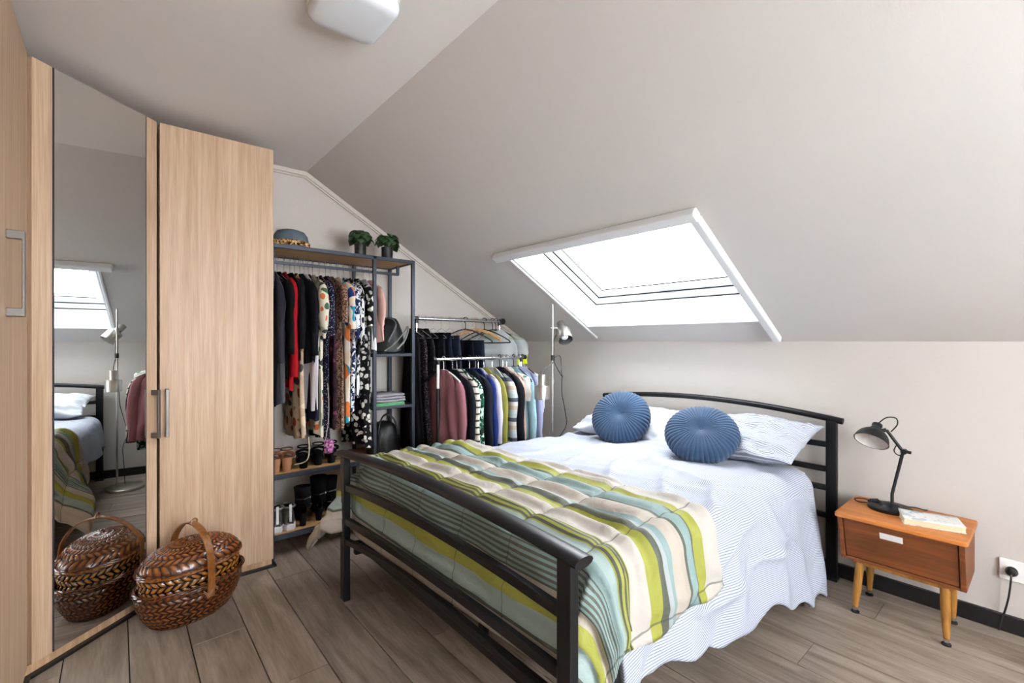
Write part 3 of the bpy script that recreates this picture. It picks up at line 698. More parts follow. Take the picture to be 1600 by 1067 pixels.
def basket():
    t_ = thing('wicker_basket', 'oval brown wicker picnic basket with lid and cane handle in front of the mirror wardrobe', 'basket', (.262, 2.592, 0), R_(20))
    def wall_(prof, n, rows, amp, z0_):
        def f(u, v):
            i = v*(len(prof)-1); j = min(int(i), len(prof)-2); f_ = i-j
            a = prof[j][0]+(prof[j+1][0]-prof[j][0])*f_; bb_ = prof[j][1]+(prof[j+1][1]-prof[j][1])*f_; z = prof[j][2]+(prof[j+1][2]-prof[j][2])*f_
            th = 2*PI*u-(2*PI if u > .5 else 0); w_ = wv(th, (z-z0_)*rows, n)-.5
            k = 1+amp/a*w_
            return (a*k*math.cos(th), bb_*k*math.sin(th), z)
        return f
    B().grid(wall_([(.150, .10, .0), (.165, .112, .012), (.195, .132, .06), (.212, .146, .11), (.217, .150, .165)], 44, 55, .0050, 0), 440, 80, closeu=True).obj('lower_body', M['w_low'], t_, smooth=True, local=True, solid=.005, angle=0)
    B().lathe([(.150, 0), (.155, .006), (.001, .008)], (0, 0, 0), 40, sy=.67).obj('bottom', M['wicker'], t_, local=True)
    B().grid(wall_([(.192, .128, .13), (.198, .134, .175), (.203, .139, .215), (.205, .141, .245)], 38, 40, .0075, .13), 380, 48, closeu=True).obj('upper_tray', M['w_tray'], t_, smooth=True, local=True, solid=.004, angle=0)
    def lidf(u, v):
        th = 2*PI*u; rr = math.cos(v*PI/2)**.8 if v < 1 else 0.0; z = .250+.088*math.sin(v*PI/2)**1.15
        w_ = (wv(th-(2*PI if u > .5 else 0), rr*9, 34)-.5)*.0045*min(1, rr*2)
        return (.208*rr*math.cos(th), .144*rr*math.sin(th), z+w_)
    lid = B().grid(lidf, 340, 90, closeu=True).obj('lid', M['w_lid'], t_, smooth=True, local=True, solid=.004, angle=0)
    def rim(a, b_, z, r_, nm, m, tw=60, strands=3):
        for k in range(strands):
            pts = []; n = 180
            for i in range(n):
                th = 2*PI*i/n; ph = th*tw/4+k*2*PI/strands
                pts.append(((a+r_*.6*math.cos(ph))*math.cos(th), (b_+r_*.6*math.cos(ph))*math.sin(th), z+r_*.6*math.sin(ph)))
            B().tube(pts, r_*.62, 6, closed=True, up=(0, 0, 1)).obj(nm, m, t_, smooth=True, local=True)
    rim(.219, .152, .168, .0085, 'lower_rim', M['wicker'], 24); rim(.209, .145, .243, .0065, 'tray_rim', M['wickerl'], 24); rim(.150, .101, .006, .005, 'foot_rim', M['wicker'], 24, 2)
    rim(.210, .146, .253, .005, 'lid_rim', M['wicker'], 24, 2)
    pts = [(0.0, -.163, .115), (0, -.168, .17), (0, -.168, .25), (0, -.150, .325), (0, -.10, .385), (0, -.03, .412), (0, .04, .405), (0, .10, .372), (0, .15, .315), (0, .166, .25), (0, .160, .12)]
    P_ = spline(pts, 5); b = B(); n = len(P_)
    for i, p in enumerate(P_):
        q = P_[min(i+1, n-1)]-P_[max(i-1, 0)]; q.normalize(); nn_ = Vector((1, 0, 0)).cross(q)
        for sx, so_ in ((-.015, -.003), (.015, -.003), (.015, .003), (-.015, .003)): b.v.append(p+Vector((sx, 0, 0))+nn_*so_)
    for i in range(n-1):
        for k in range(4): b.f.append((i*4+k, i*4+(k+1) % 4, i*4+4+(k+1) % 4, i*4+4+k))
    b.f += [(0, 1, 2, 3), tuple(4*n-4+k for k in (3, 2, 1, 0))]
    b.obj('handle', M['cane'], t_, local=True, bevel=.001, label='flat tan cane carrying handle')
    B().tube(spline([(-.014, -.02, .412), (-.008, -.02, .428), (.004, -.02, .434), (.014, -.02, .426), (.012, -.02, .412)], 4), .004, 8).obj('handle_loop', M['cane'], t_, smooth=True, local=True)
    B().tube(spline([(-.015, -.0, .336), (-.008, 0, .350), (.008, 0, .350), (.015, 0, .336)], 4), .003, 8).obj('lid_loop', M['wicker'], t_, smooth=True, local=True)
    for dz in (0, .008): B().tube(spline([(-.03, -.163, .145+dz), (-.012, -.172, .128+dz), (.012, -.172, .150+dz), (.03, -.162, .135+dz)], 4), .0022, 6).obj('lashing', M['cane'], t_, smooth=True, local=True)
basket()

# ================================================================== OPEN SHELF UNIT
SY0, SY1, SX0, SX1, ST = 2.87, 3.22, .672, 1.549, 1.805; sm = M['rackmetal']
sh_ = thing('clothes_shelf', 'tall steel open clothes shelf with wooden boards against the gable wall', 'shelving unit', (1.1, 3.05, 0))
pw = .022
def post(x, y, z1=ST, z0=0): B().box((x-pw/2, y-pw/2, z0), (x+pw/2, y+pw/2, z1)).obj('post', sm, sh_, bevel=.002)
XM = 1.272
for x, y in ((SX1, SY0), (SX1-.005, SY1-.01), (XM, SY0), (XM-.0, SY1-.01), (SX0+.005, SY1-.01), (SX0, SY0+.03)): post(x, y)
def railx(z, xa, xb, y, h=.022): B().box((xa, y-pw/2, z-h/2), (xb, y+pw/2, z+h/2)).obj('rail', sm, sh_, bevel=.002)
def raily(z, x): B().box((x-pw/2, SY0, z-.011), (x+pw/2, SY1, z+.011)).obj('rail', sm, sh_, bevel=.002)
for y in (SY0, SY1-.01): railx(ST-.011, SX0, SX1, y)
raily(ST-.011, SX1); raily(ST-.011, SX0+.01)
B().box((SX0+.01, SY0+.011, ST-.016), (SX1-.011, SY1-.02, ST-.002)).obj('top_board', M['shelfwood'], sh_)
for z in (.145, .49):
    for y in (SY0, SY1-.01): railx(z-.012, SX0, SX1 if z > .3 else SX1, y, .026)
    raily(z-.011, SX1); B().box((SX0+.01, SY0+.011, z-.012), (SX1-.011, SY1-.02, z+.002)).obj('shelf_board', M['shelfwood'], sh_)
for z in (1.167, .82):
    for y in (SY0, SY1-.01): railx(z-.008, XM, SX1, y, .018)
    for x in (XM, SX1): raily(z-.008, x)
    B().box((XM+.011, SY0+.011, z-.010), (SX1-.011, SY1-.02, z-.002)).obj('small_shelf', sm, sh_)
RY, RZ = 3.05, 1.728
B().bar((SX0+.012, RY, RZ), (1.534, RY, RZ), .016, .018).obj('hanging_rail', sm, sh_, bevel=.002)
B().bar((1.526, RY, RZ), (1.526, RY, ST-.016), .016, .018, (1, 0, 0)).obj('rail_bracket', sm, sh_)
B().bar((SX0+.02, RY, RZ), (SX0+.02, RY, ST-.016), .016, .018, (1, 0, 0)).obj('rail_bracket', sm, sh_)

# ================================================================== DOUBLE GARMENT RACK
ra = thing('garment_rack', 'double garment rack with two chrome rails on black uprights between shelf and floor lamp', 'clothes rack', (2.03, 2.87, 0))
FYr, FZ, BYr, BZ = 2.76, 1.126, 3.03, 1.418
BX0, BX1, FX0, FX1 = 1.645, 2.462, 1.66, 2.475
B().tube([(BX0, BYr, BZ), (BX1, BYr, BZ)], .0125, 16).obj('back_rail', M['chrome'], ra, smooth=True)
B().tube([(FX0, FYr, FZ), (FX1, FYr, FZ)], .0125, 16).obj('front_rail', M['chrome'], ra, smooth=True)
for x in (BX1,):
    B().tube([(x-.02, BYr, BZ), (x+.012, BYr, BZ)], .019, 14).obj('rail_joint', M['black'], ra, smooth=True)
    B().tube([(x+.012, BYr-.012, BZ), (x+.012, BYr+.012, BZ)], .026, 18).obj('rail_joint', M['black'], ra, smooth=True)
B().tube([(BX0-.012, BYr, BZ), (BX0+.03, BYr, BZ)], .017, 14).obj('rail_joint', M['black'], ra, smooth=True)
for x in (FX0-.006, FX1+.006): B().tube([(x-.012, FYr, FZ), (x+.012, FYr, FZ)], .018, 14).obj('rail_joint', M['black'], ra, smooth=True)
for (x, y, z, w_) in ((BX0+.02, BYr, BZ, 0), (BX1-.02, BYr, BZ, 0), (FX0+.022, FYr, FZ, 1), (FX1-.03, FYr, FZ, 1)):
    zc = z-.20 if w_ else z-.30
    B().tube([(x, y, z-.0), (x, y, z-.035)], .014, 12).obj('rail_joint', M['black'], ra, smooth=True)
    B().tube([(x, y, z-.03), (x, y, zc)], .0105, 14).obj('upper_upright', M['whitep'] if w_ else M['chrome'], ra, smooth=True)
    B().tube([(x, y, zc), (x, y, .03)], .0135, 14).obj('upright', M['black'], ra, smooth=True)
for x in (BX0+.01, BX1-.01):
    B().bar((x, FYr-.02, .04), (x, BYr+.02, .04), .03, .025).obj('foot_bar', M['black'], ra)
    for y in (FYr, BYr): B().lathe([(.006, 0), (.018, .004), (.018, .022), (.006, .028)], (x, y, 0), 14).obj('foot_cap', M['black'], ra, smooth=True)
B().tube([(BX0, BYr-.01, .90), (FX0+.022, FYr+.01, 1.05)], .009, 10).obj('brace', M['black'], ra, smooth=True)
B().tube([(BX1-.02, BYr-.01, .95), (FX1-.03, FYr+.01, 1.06)], .009, 10).obj('brace', M['black'], ra, smooth=True)

# ================================================================== HANGERS AND CLOTHES
def hanger_path(w_=.20, dz=.0):
    return None
def hook(b, r=.0022, rr=.0165, drop=.075):
    pts = arc((0, 0, -.0), rr, 200, -30, 12, 'yz')
    pts = [(p[0], p[1], p[2]) for p in pts]; pts += [(0, rr*.5, -rr*1.1), (0, 0, -.03), (0, 0, -drop)]
    return b.tube(spline(pts, 2), r, 6)
def make_hanger(kind):
    hb = B(); m = {'wire': M['chrome'], 'black': M['black'], 'wood': M['shelfwood'], 'white': M['whitep']}[kind]
    if kind == 'wire':
        hook(hb, .0017); hb.tube([(0, 0, -.075), (0, -.04, -.085), (0, -.185, -.142), (0, -.19, -.150), (0, .19, -.150), (0, .185, -.142), (0, .04, -.085), (0, 0, -.075)], .0017, 6)
    elif kind == 'black':
        hook(hb, .0035, .0175); hb.tube(spline([(0, 0, -.075), (0, -.06, -.09), (0, -.15, -.132), (0, -.205, -.165), (0, -.212, -.176), (0, -.20, -.182), (0, 0, -.186), (0, .20, -.182), (0, .212, -.176), (0, .205, -.165), (0, .15, -.132), (0, .06, -.09), (0, 0, -.075)], 3), .0045, 8)
    elif kind == 'white':
        hook(hb, .0022); hb.tube(spline([(0, -.19, -.15), (0, -.1, -.105), (0, 0, -.08), (0, .1, -.105), (0, .19, -.15)], 3), .006, 8)
    else:
        hook(hb, .0022); hb.tube(spline([(0, -.20, -.162), (0, -.13, -.118), (0, -.05, -.086), (0, 0, -.08), (0, .05, -.086), (0, .13, -.118), (0, .20, -.162)], 3), .006, 8, ry=.012)
    return hb, m
HM = {}
def hanger(kind, x, y, z, rz, label, group):
    if kind not in HM:
        hb, m = make_hanger(kind); o = hb.obj('clothes_hanger', m, None, smooth=True); HM[kind] = o.data
    else: o = link(bpy.data.objects.new('clothes_hanger', HM[kind]))
    o.location = (x, y, z); o.rotation_euler = (0, 0, rz)
    return ident(o, label, 'hanger', group)
def garment(name, label, cat, m, x, ry, rz_, L_, wS=.195, wH=.20, th=.028, sl_=0, sw=.04, puff=0, pleat=.008, rot=0, seed=0, hk='wire', short='', group='', neck=.05, m2=None, hangz=0, lift=.018, kpl=7, dy=0, cols=None):
    t_ = thing(name, label, cat, (x, ry, rz_), rot, group)
    NJ, NT = 30, 48
    top = -.078+hangz
    def wid(z):
        d_ = top-z
        if hangz or neck is None: return wS+(wH-wS)*min(1, d_/(L_+top))
        if d_ < .12: k = d_/.12; return neck+(wS-neck)*(k**.85)
        return wS+(wH-wS)*min(1, (d_-.12)/(L_-.19))**1.3
    def f(u, v):
        z = top-(L_+top)*v if v > 0 else top
        vv = v**1.0; w_ = wid(z); th_ = 2*PI*u
        tk = th*(.35+.65*min(1, v*6))*(1+.25*fn(v*3, seed, 2))
        pa = pleat*min(1, v*2.5)*(.5+v)
        c_, s_ = math.cos(th_), math.sin(th_)
        px = math.copysign(abs(s_)**.8, s_)*tk + pa*math.sin(th_*kpl+seed*2.1+3*fn(v*1.5, seed))*abs(s_)**.5
        py = w_*math.copysign(abs(c_)**.9, c_)*(1+.03*fn(v*4, seed+5)) + pa*.8*math.sin(v*5+seed)
        zz = z + (.012*math.cos(th_*2+seed) if v > .97 else 0)
        return Vector((px + .010*fn(v*2, c_*1.5, seed), py+dy, zz))
    b = B().grid(f, NT, NJ, closeu=True); k0 = 0; b.f.append(tuple(range(NT-1, -1, -1)))
    b.obj('body', m, t_, smooth=True, local=True, angle=60)
    if sl_:
        for sg in (-1, 1):
            def g_(u, v):
                th_ = 2*PI*u; z = top-.040-sl_*v; yc = sg*(wS*(.62+.30*min(1, v*7)**.6)+.024*min(1, v*3)+.016*v)
                r_ = sw*(.25+.75*min(1, v*6)**.6)*(1-.25*v)*(1+.10*fn(v*9, u*5, seed)) + puff*math.sin(PI*min(1, v*1.02))**2*(1 if v > .05 else v*20)
                if puff and v > .93: r_ *= .6
                return Vector((math.cos(th_)*r_*.62+lift*.5+.006*fn(v*5, u*4, seed), yc+math.sin(th_)*r_+.006*math.sin(v*9+seed), z+sg*0))
            s2 = B().grid(g_, 18, 16, closeu=True); s2.f.append(tuple(range(17, -1, -1)))
            s2.obj('sleeve', m2 or m, t_, smooth=True, local=True, angle=60)
    if hk: hanger(hk, x, ry, rz_, rot, f'{ {"wire":"thin wire","black":"black plastic","white":"white","wood":"wooden"}[hk]} hanger carrying the {short}', group.replace('clothes', 'hangers').replace('skirts', 'hangers') if group else None)
    return t_
def cl(n, c, **k): return solid(n, c, .9, 0, .15, var=.12, bscale=140, bstr=.2, **k)
G1 = 'clothes on the rail of the open shelf'; 
g1 = [  # u at the near edge, name, label, category, material, length, opts
 (433, 'skirt', 'charcoal long garment at the left end of the shelf rail beside the wardrobe', 'clothing', cl('charcoal_knit', '24242c'), .86, dict(sl_=.50, short='charcoal long garment')),
 (443, 'shirt', 'dark grey shirt with pale long hem hanging second from the wardrobe', 'shirt', cl('grey_cotton', '55555a'), .84, dict(sl_=0, short='dark grey shirt')),
 (450, 'blouse', 'black sheer blouse directly left of the red cardigan', 'blouse', cl('black_chiffon', '0e0e12'), .70, dict(sl_=.45, short='black sheer blouse')),
 (461, 'cardigan', 'bright red cardigan with high collar on the shelf rail', 'cardigan', cl('red_wool', '8c0e18'), .77, dict(sl_=.58, neck=.07, short='red cardigan', hangz=0)),
 (471, 'jacket', 'black jacket directly right of the red cardigan', 'jacket', cl('black_wool', '0d0d11'), .60, dict(sl_=.42, short='black jacket')),
 (479, 'dress', 'beige floral dress ending low above the sandals', 'dress', pattern('beige_floral', 'b09c86', ['7a3a2c', '3a3a3c', 'c9b8a0', '8c6a52'], 16, 'cells', th=.42), 1.07, dict(wS=.17, short='beige floral dress')),
 (487, 'jacket', 'black short jacket in front of the long white shirt', 'jacket', cl('black_twill', '121218'), .62, dict(sl_=.46, short='black short jacket')),
 (494, 'shirt', 'long plain white shirt between dark jackets on the shelf rail', 'shirt', cl('white_cotton', 'd9d9e2'), .90, dict(sl_=0, wS=.20, wH=.20, short='long white shirt')),
 (501, 'dress', 'slim navy dress directly left of the puff-sleeved floral dress', 'dress', cl('navy_jersey', '14182a'), .96, dict(short='slim navy dress')),
 (508, 'dress', 'cream floral dress with a puffed bishop sleeve', 'dress', pattern('cream_floral', 'cfc8b4', ['3a5a46', 'b8643a', '9aa08a', 'd8d0bc', '34383c'], 20, 'cells', th=.45), 1.06, dict(sl_=.36, sw=.034, puff=.026, short='cream floral dress')),
 (519, 'dress', 'long navy dress with small white dots', 'dress', pattern('navy_white_dots', '12142a', ['b8b8c8'], 110, 'dots', th=.26), 1.10, dict(sl_=.34, short='navy dotted dress')),
 (529, 'dress', 'dark plum dress tucked behind the brown tweed coat', 'dress', pattern('plum_print', '2a1620', ['6a2c44', '120a10'], 24, 'cells', th=.4), 1.03, dict(short='dark plum dress')),
 (537, 'coat', 'brown tweed coat with short sleeve on the shelf rail', 'coat', pattern('brown_tweed', '5b4034', ['8a6a58', '3a2a22', 'a08474'], 130, 'cells', th=.6), 1.04, dict(sl_=.26, short='brown tweed coat')),
 (548, 'dress', 'dress printed in orange, teal and cream', 'dress', pattern('orange_teal_print', 'd5cfc2', ['1f7d98', 'c8703a', 'd9d2c6', '1c3a72', 'd8c8b4', '2d98a8'], 17, 'cells', th=.7, stretch=(1, 1, .7)), 1.00, dict(sl_=.30, short='orange and teal printed dress')),
 (558, 'dress', 'white dress with dense navy leaf print', 'dress', pattern('navy_leaf_print', 'd4d8de', ['1c2850'], 34, 'blotch', th=.5), .93, dict(sl_=.36, short='navy leaf print dress')),
 (568, 'dress', 'white and black brushstroke print dress', 'dress', pattern('brushstroke_print', 'd4d6d8', ['121216'], 30, 'blotch', th=.47, stretch=(1, 1, .6)), .84, dict(sl_=.40, short='brushstroke print dress')),
 (578, 'dress', 'long flared black dress with white flowers reaching the floor end of the rail', 'dress', pattern('black_white_flowers', '0e0e11', ['cfcbc4', '9a968e', 'd8d4cc'], 30, 'cells', th=.42), 1.17, dict(wH=.205, th=.038, pleat=.018, sl_=.28, short='long black flowered dress')),
 (590, 'shirt', 'white sleeveless shirt at the right end of the shelf rail', 'shirt', cl('white_poplin', 'e0e2e8'), .56, dict(short='white sleeveless shirt', wS=.17)),
 (600, 'blouse', 'pale pink blouse hanging beside the black strapped bag', 'blouse', cl('pale_pink_silk', 'c9a096'), .50, dict(wS=.15, sl_=.30, sw=.03, puff=.012, short='pale pink blouse')),
]
for i, (u, nm, lb, ct, m, L_, kw) in enumerate(g1):
    x = xaty(u-2, RY-.21)+.0
    kw = dict(kw); garment(nm, lb, ct, m, x, RY, RZ+.0175, L_, seed=i+1, rot=R_(rnd.uniform(-5, 5)), group=G1, th=kw.pop('th', .020), **kw)
G2 = 'clothes on the front rail of the garment rack'
g2 = [
 (727, 'jacket', 'dusty pink wool jacket at the left end of the front rail', 'jacket', cl('dusty_pink_wool', '85585f'), .62, dict(sl_=.50, sw=.048, wS=.175, wH=.18, th=.034, short='dusty pink jacket', rot=R_(2), hk='white')),
 (741, 'jacket', 'black blazer directly right of the dusty pink jacket', 'jacket', cl('black_blazer_wool', '15171d'), .60, dict(sl_=.52, th=.03, short='black blazer next to the pink jacket', rot=R_(1))),
 (748, 'cardigan', 'cream knitted cardigan with dark edge bars', 'cardigan', pattern('cream_barred_knit', 'cbc4b8', ['cfc8bc', 'c8c1b5', '2a2c30'], 22, 'stripes'), .56, dict(sl_=.46, short='cream cardigan')),
 (754, 'blouse', 'green and white printed blouse on the front rail', 'blouse', pattern('green_white_print', 'b9cfc2', ['1c5a40', '12241c'], 34, 'blotch', th=.45), .70, dict(sl_=.50, short='green printed blouse', hk='black')),
 (768, 'jacket', 'charcoal jacket between the green blouse and the cobalt sweater', 'jacket', cl('charcoal_wool', '1e2128'), .66, dict(sl_=.54, th=.03, short='charcoal jacket')),
 (778, 'sweater', 'cobalt blue sweater with its collar up', 'sweater', cl('cobalt_blue_knit', '1a2860'), .66, dict(sl_=.52, short='cobalt blue sweater', neck=.06)),
 (782, 'blouse', 'lilac white blouse beside the cobalt sweater', 'blouse', cl('lilac_white', 'b9b6c8'), .62, dict(sl_=.48, short='lilac white blouse')),
 (791, 'cardigan', 'olive yellow cardigan on the front rail', 'cardigan', cl('olive_yellow_knit', '82803c'), .60, dict(sl_=.50, short='olive yellow cardigan')),
 (804, 'shirt', 'pale blue and beige plaid shirt on the front rail', 'shirt', pattern('pale_plaid', 'a9b4b8', ['b3bcc0', 'b5a494', 'c2c0bc', '4a525c'], 7, 'stripes'), .62, dict(sl_=.50, sw=.05, short='plaid shirt')),
 (816, 'jacket', 'black tailored jacket in the middle right of the front rail', 'jacket', cl('black_suiting', '16171c'), .62, dict(sl_=.54, sw=.05, th=.034, short='black tailored jacket', hk='black')),
 (821, 'blouse', 'blush beige blouse right of the black tailored jacket', 'blouse', cl('blush_beige', 'b79a90'), .58, dict(sl_=.48, short='blush beige blouse')),
 (827, 't_shirt', 'white short-sleeved shirt with pink and green flower print', 't-shirt', pattern('white_flower_print', 'd2cdc6', ['d2cdc6', 'b04a5c', 'd6d2cc', '4c7a6a', 'd2cdc6', '24242a'], 18, 'cells', th=.4), .48, dict(sl_=.20, sw=.055, short='flower print t-shirt')),
 (838, 'cardigan', 'light aqua blue cardigan on the front rail', 'cardigan', cl('aqua_knit', '9fc3cd'), .62, dict(sl_=.54, sw=.045, short='aqua cardigan', hk='black')),
 (847, 'shirt', 'lavender shirt near the right end of the front rail', 'shirt', cl('lavender_cotton', 'a6a8c8'), .62, dict(sl_=.52, short='lavender shirt')),
 (856, 'blouse', 'white blouse with ruffled hem at the right end of the front rail', 'blouse', cl('white_voile', 'd3dade'), .60, dict(sl_=.30, sw=.04, puff=.012, short='white ruffled blouse', hk='black')),
]
for i, (u, nm, lb, ct, m, L_, kw) in enumerate(g2):
    kw = dict(kw); x = min(2.462, xaty(u-7, FYr-.21)); rt = kw.pop('rot', R_(rnd.uniform(-3, 4)))
    garment(nm, lb, ct, m, x, FYr, FZ+.0055, L_, seed=i+31, rot=rt, group=G2, th=kw.pop('th', .022), wH=kw.pop('wH', .20), **kw)
G3 = 'clothes on the back rail of the garment rack'
g3 = [
 (656, 'dress', 'long black dress at the left end of the back rail', 'dress', cl('black_crepe', '101015'), 1.05, dict(wS=.12, wH=.20, short='long black dress')),
 (667, 'dress', 'long dark dress with tiny speckled print on the back rail', 'dress', pattern('dark_speckle', '15121a', ['6a5a60', '8a7a78'], 95, 'dots', th=.33), 1.08, dict(wS=.13, wH=.20, short='long speckled dress')),
 (678, 'dress', 'long black dress with faint pattern behind the rack upright', 'dress', pattern('faint_pattern', '0f0f14', ['2c2c34'], 50, 'blotch', th=.55), 1.02, dict(wS=.14, short='faintly patterned black dress')),
 (690, 'skirt', 'black skirt clipped left on the back rail', 'skirt', cl('black_skirt', '10131a'), .62, dict(wS=.15, hangz=-.03, short='left black skirt')),
 (703, 'skirt', 'dark navy skirt clipped beside the black one on the back rail', 'skirt', cl('navy_skirt', '161c2a'), .62, dict(wS=.15, hangz=-.03, short='dark navy skirt')),
 (716, 'trousers', 'pair of dark jeans folded over a hanger on the back rail', 'trousers', cl('dark_denim', '1d2636'), .60, dict(wS=.15, hangz=-.05, short='dark jeans')),
 (735, 'trousers', 'pair of black trousers folded below the empty black hangers', 'trousers', cl('black_trouser', '121620'), .60, dict(wS=.16, hangz=-.085, short='black trousers')),
 (752, 'trousers', 'pair of navy trousers folded below the wooden hanger', 'trousers', cl('navy_trouser', '1b2333'), .60, dict(wS=.16, hangz=-.085, short='navy trousers')),
 (798, 't_shirt', 'pale grey t-shirt with a neon yellow patch at the right end of the back rail', 't-shirt', None, .52, dict(sl_=.24, sw=.06, wS=.20, th=.04, short='pale grey t-shirt', rot=R_(38), hk='black')),
]
def neon():
    a = N('grey_tshirt_with_neon', .9, 0, .2); v = a.coord(); sp = a.n('ShaderNodeSeparateXYZ'); a.l(v, sp.inputs[0])
    f = a.math('MULTIPLY', a.math('LESS_THAN', a.math('ADD', sp.outputs[2], a.math('MULTIPLY', a.noise(v, 14, 2), .08)), -.26), a.math('LESS_THAN', sp.outputs[1], -.185))
    g_ = a.math('MULTIPLY', a.math('GREATER_THAN', a.noise(v, 9, 2), .52), a.math('GREATER_THAN', sp.outputs[2], -.16))
    c = a.mix(a.math('MULTIPLY', g_, .6), rgb('b4b9ba'), rgb('8fa07c')); a.col(a.mix(f, c, rgb('c3d21e'))); return a.m
for i, (u, nm, lb, ct, m, L_, kw) in enumerate(g3):
    kw = dict(kw); x = xaty(u, BYr-.12) if i < 8 else 2.405; rt = kw.pop('rot', R_(rnd.uniform(-4, 6)))
    garment(nm, lb, ct, m or neon(), x, BYr, BZ+.0055, L_, seed=i+61, rot=rt, group=G3, th=kw.pop('th', .024), neck=.05, **kw)
for i, (kd, x, rz, lb) in enumerate([('black', 2.10, R_(62), 'empty black plastic hanger turned sideways, left of the wooden one'), ('wood', 2.20, R_(48), 'empty wooden hanger on the back rail of the rack'),
        ('black', 2.285, R_(40), 'empty black plastic hanger tilted right of the wooden one'), ('black', 2.37, R_(64), 'empty black plastic hanger nearest the right end of the back rail')]):
    hanger(kd, x, BYr, BZ+.0055, rz, lb, None)

# ================================================================== THINGS ON THE SHELF
def plant(x, y, label, seed):
    t_ = thing('potted_plant', label, 'plant', (x, y, ST)); r2 = random.Random(seed)
    B().lathe([(.032, 0), (.036, .004), (.038, .076), (.035, .078), (.033, .068), (.001, .066)], (0, 0, 0), 28).obj('pot', M['pot'], t_, smooth=True, local=True)
    lf = B()
    def g_(u, v):
        a = u*2-1; w_ = .030*math.sin(PI*min(1, v*1.02+.03))**.6; return (a*w_, v*.058, .012*math.sin(v*PI*.8)-.028*v*v-.006*abs(a))
    lf.grid(g_, 6, 8); first = None
    for k in range(30):
        a = k*2.4; el = (k/30); rr = .040+.075*el+r2.uniform(-.006, .006); z = .158-.048*el**1.6+r2.uniform(-.005, .008)
        if first is None: o = lf.obj('leaf', M['leaf'], t_, smooth=True, local=True, solid=.0008, angle=0); first = o
        else: o = link(first.copy()); o.parent = t_
        px, py = rr*.45*math.cos(a), rr*.45*math.sin(a)
        o.location = (px, py, z-.004); o.rotation_euler = (R_(4-32*el), R_(r2.uniform(-18, 18)), a-PI/2); s_ = r2.uniform(.72, 1.0); o.scale = (s_, s_, s_)
        B().tube([(px*.12, py*.12, .066), (px*.6, py*.6, z*.8), (px, py, z-.004)], .0013, 5).obj('stem', M['leaf'], t_, local=True)
px = xaty(563, 2.94); plant(px, 2.94, 'small leafy plant in a black pot nearer the hat', 3)
px = xaty(605, 2.92); plant(px, 2.92, 'small leafy plant in a black pot at the right end of the top shelf', 9)
hx = xaty(460, 3.0)
ht = thing('felt_hat', 'grey-blue felt cloche hat with a brown feather band on the top shelf', 'hat', (hx-.02, 3.00, ST))
B().lathe([(.128, .006), (.125, .0), (.105, .004), (.098, .012), (.096, .045), (.090, .078), (.075, .100), (.045, .110), (.002, .112)], (0, 0, .003), 40, sy=.92, capb=False).obj('crown', M['hat'], ht, smooth=True, local=True, solid=.003, angle=0)
b = B()
for k in range(5):
    pts = [((.103+.004*math.sin(i*3+k))*math.cos(2*PI*i/60), .92*(.103+.004*math.sin(i*3+k))*math.sin(2*PI*i/60), .016+.006*k+.003*math.sin(i*2.3+k*2)) for i in range(60)]
    b.tube(pts, .0045, 5, closed=True, up=(0, 0, 1))
b.obj('hat_band', M['hatband'], ht, smooth=True, local=True)
# bag with straps on the small shelf
bg_ = thing('shoulder_bag', 'black shoulder bag with pale grey strap slumped on the upper small shelf', 'bag', (1.425, 3.02, 1.167))
M['blackleather'] = solid('black_leather', '0c0d10', .5, 0, .5, bscale=80, bstr=.3)
def bagf(u, v):
    a = 2*PI*u; k = (math.sin(PI*(.5*(1-v)+.0))**.35) if v < 1 else 0; z = .012+.235*v
    return Vector((.125*math.cos(a)*k*(1-.15*v)+.030*v, .115*math.sin(a)*k*(1-.3*v), z+.012*fn(u*6, v*4)-.03*v*(math.cos(a)<0)*0))
b = B().grid(bagf, 48, 24, closeu=True); b.f.append(tuple(range(47, -1, -1))); b.obj('bag_body', M['blackleather'], bg_, smooth=True, local=True, angle=0)
for (o_, w_) in ((-.11, .03),):
    B().tube(spline([(-.10+w_, -.125, .02), (-.02+w_*.5, -.135, .07), (.075, -.125, .15), (.100, -.115, .185), (.105, -.118, .16), (.06+w_*.3, -.135, .09), (-.02+w_, -.14, .03)], 6), .0085, 8, ry=.004).obj('strap', solid('grey_strap', '8d9290', .6), bg_, smooth=True, local=True, label='pale grey strap')
B().tube(spline([(-.12, -.06, .06), (-.09, -.05, .19), (-.02, -.06, .245), (.03, -.09, .20), (-.04, -.12, .08)], 6), .010, 8, ry=.004).obj('strap', solid('dark_grey_strap', '4a4e55', .6), bg_, smooth=True, local=True)
def folded(name, label, m, x, y, z, sx, sy, h, seed):
    t_ = thing(name, label, 'clothing', (x, y, z))
    k = 3
    b = B()
    for j in range(k):
        zz = h*j/k
        def f(u, v, j=j, zz=zz):
            a = 2*PI*u; hx_, hy_ = sx/2*(1-.03*j), sy/2
            cx_ = math.copysign(min(1, abs(math.cos(a))*1.35), math.cos(a)); cy_ = math.copysign(min(1, abs(math.sin(a))*1.35), math.sin(a))
            ring_ = math.sin(PI*v)**.5 if 0 < v < 1 else 0
            return Vector((hx_*cx_*(ring_*.06+.94) if 0 < v < 1 else 0, hy_*cy_*(ring_*.06+.94) if 0 < v < 1 else 0, zz+h/k*v+.006*fn(cx_*2, cy_*2+j, seed)))
        b.grid(f, 32, 8, closeu=True)
    b.obj('fold', m, t_, smooth=True, local=True, angle=70); return t_
folded('folded_towel', 'folded mint green cloth under the grey sweater on the small shelf', cl('mint_cotton', '6fae82'), 1.40, 2.99, .8185, .22, .20, .022, 3)
folded('folded_sweater', 'grey folded sweater on top of the mint green cloth', cl('grey_sweater', '8a888f'), 1.395, 2.99, .843, .23, .21, .055, 5)
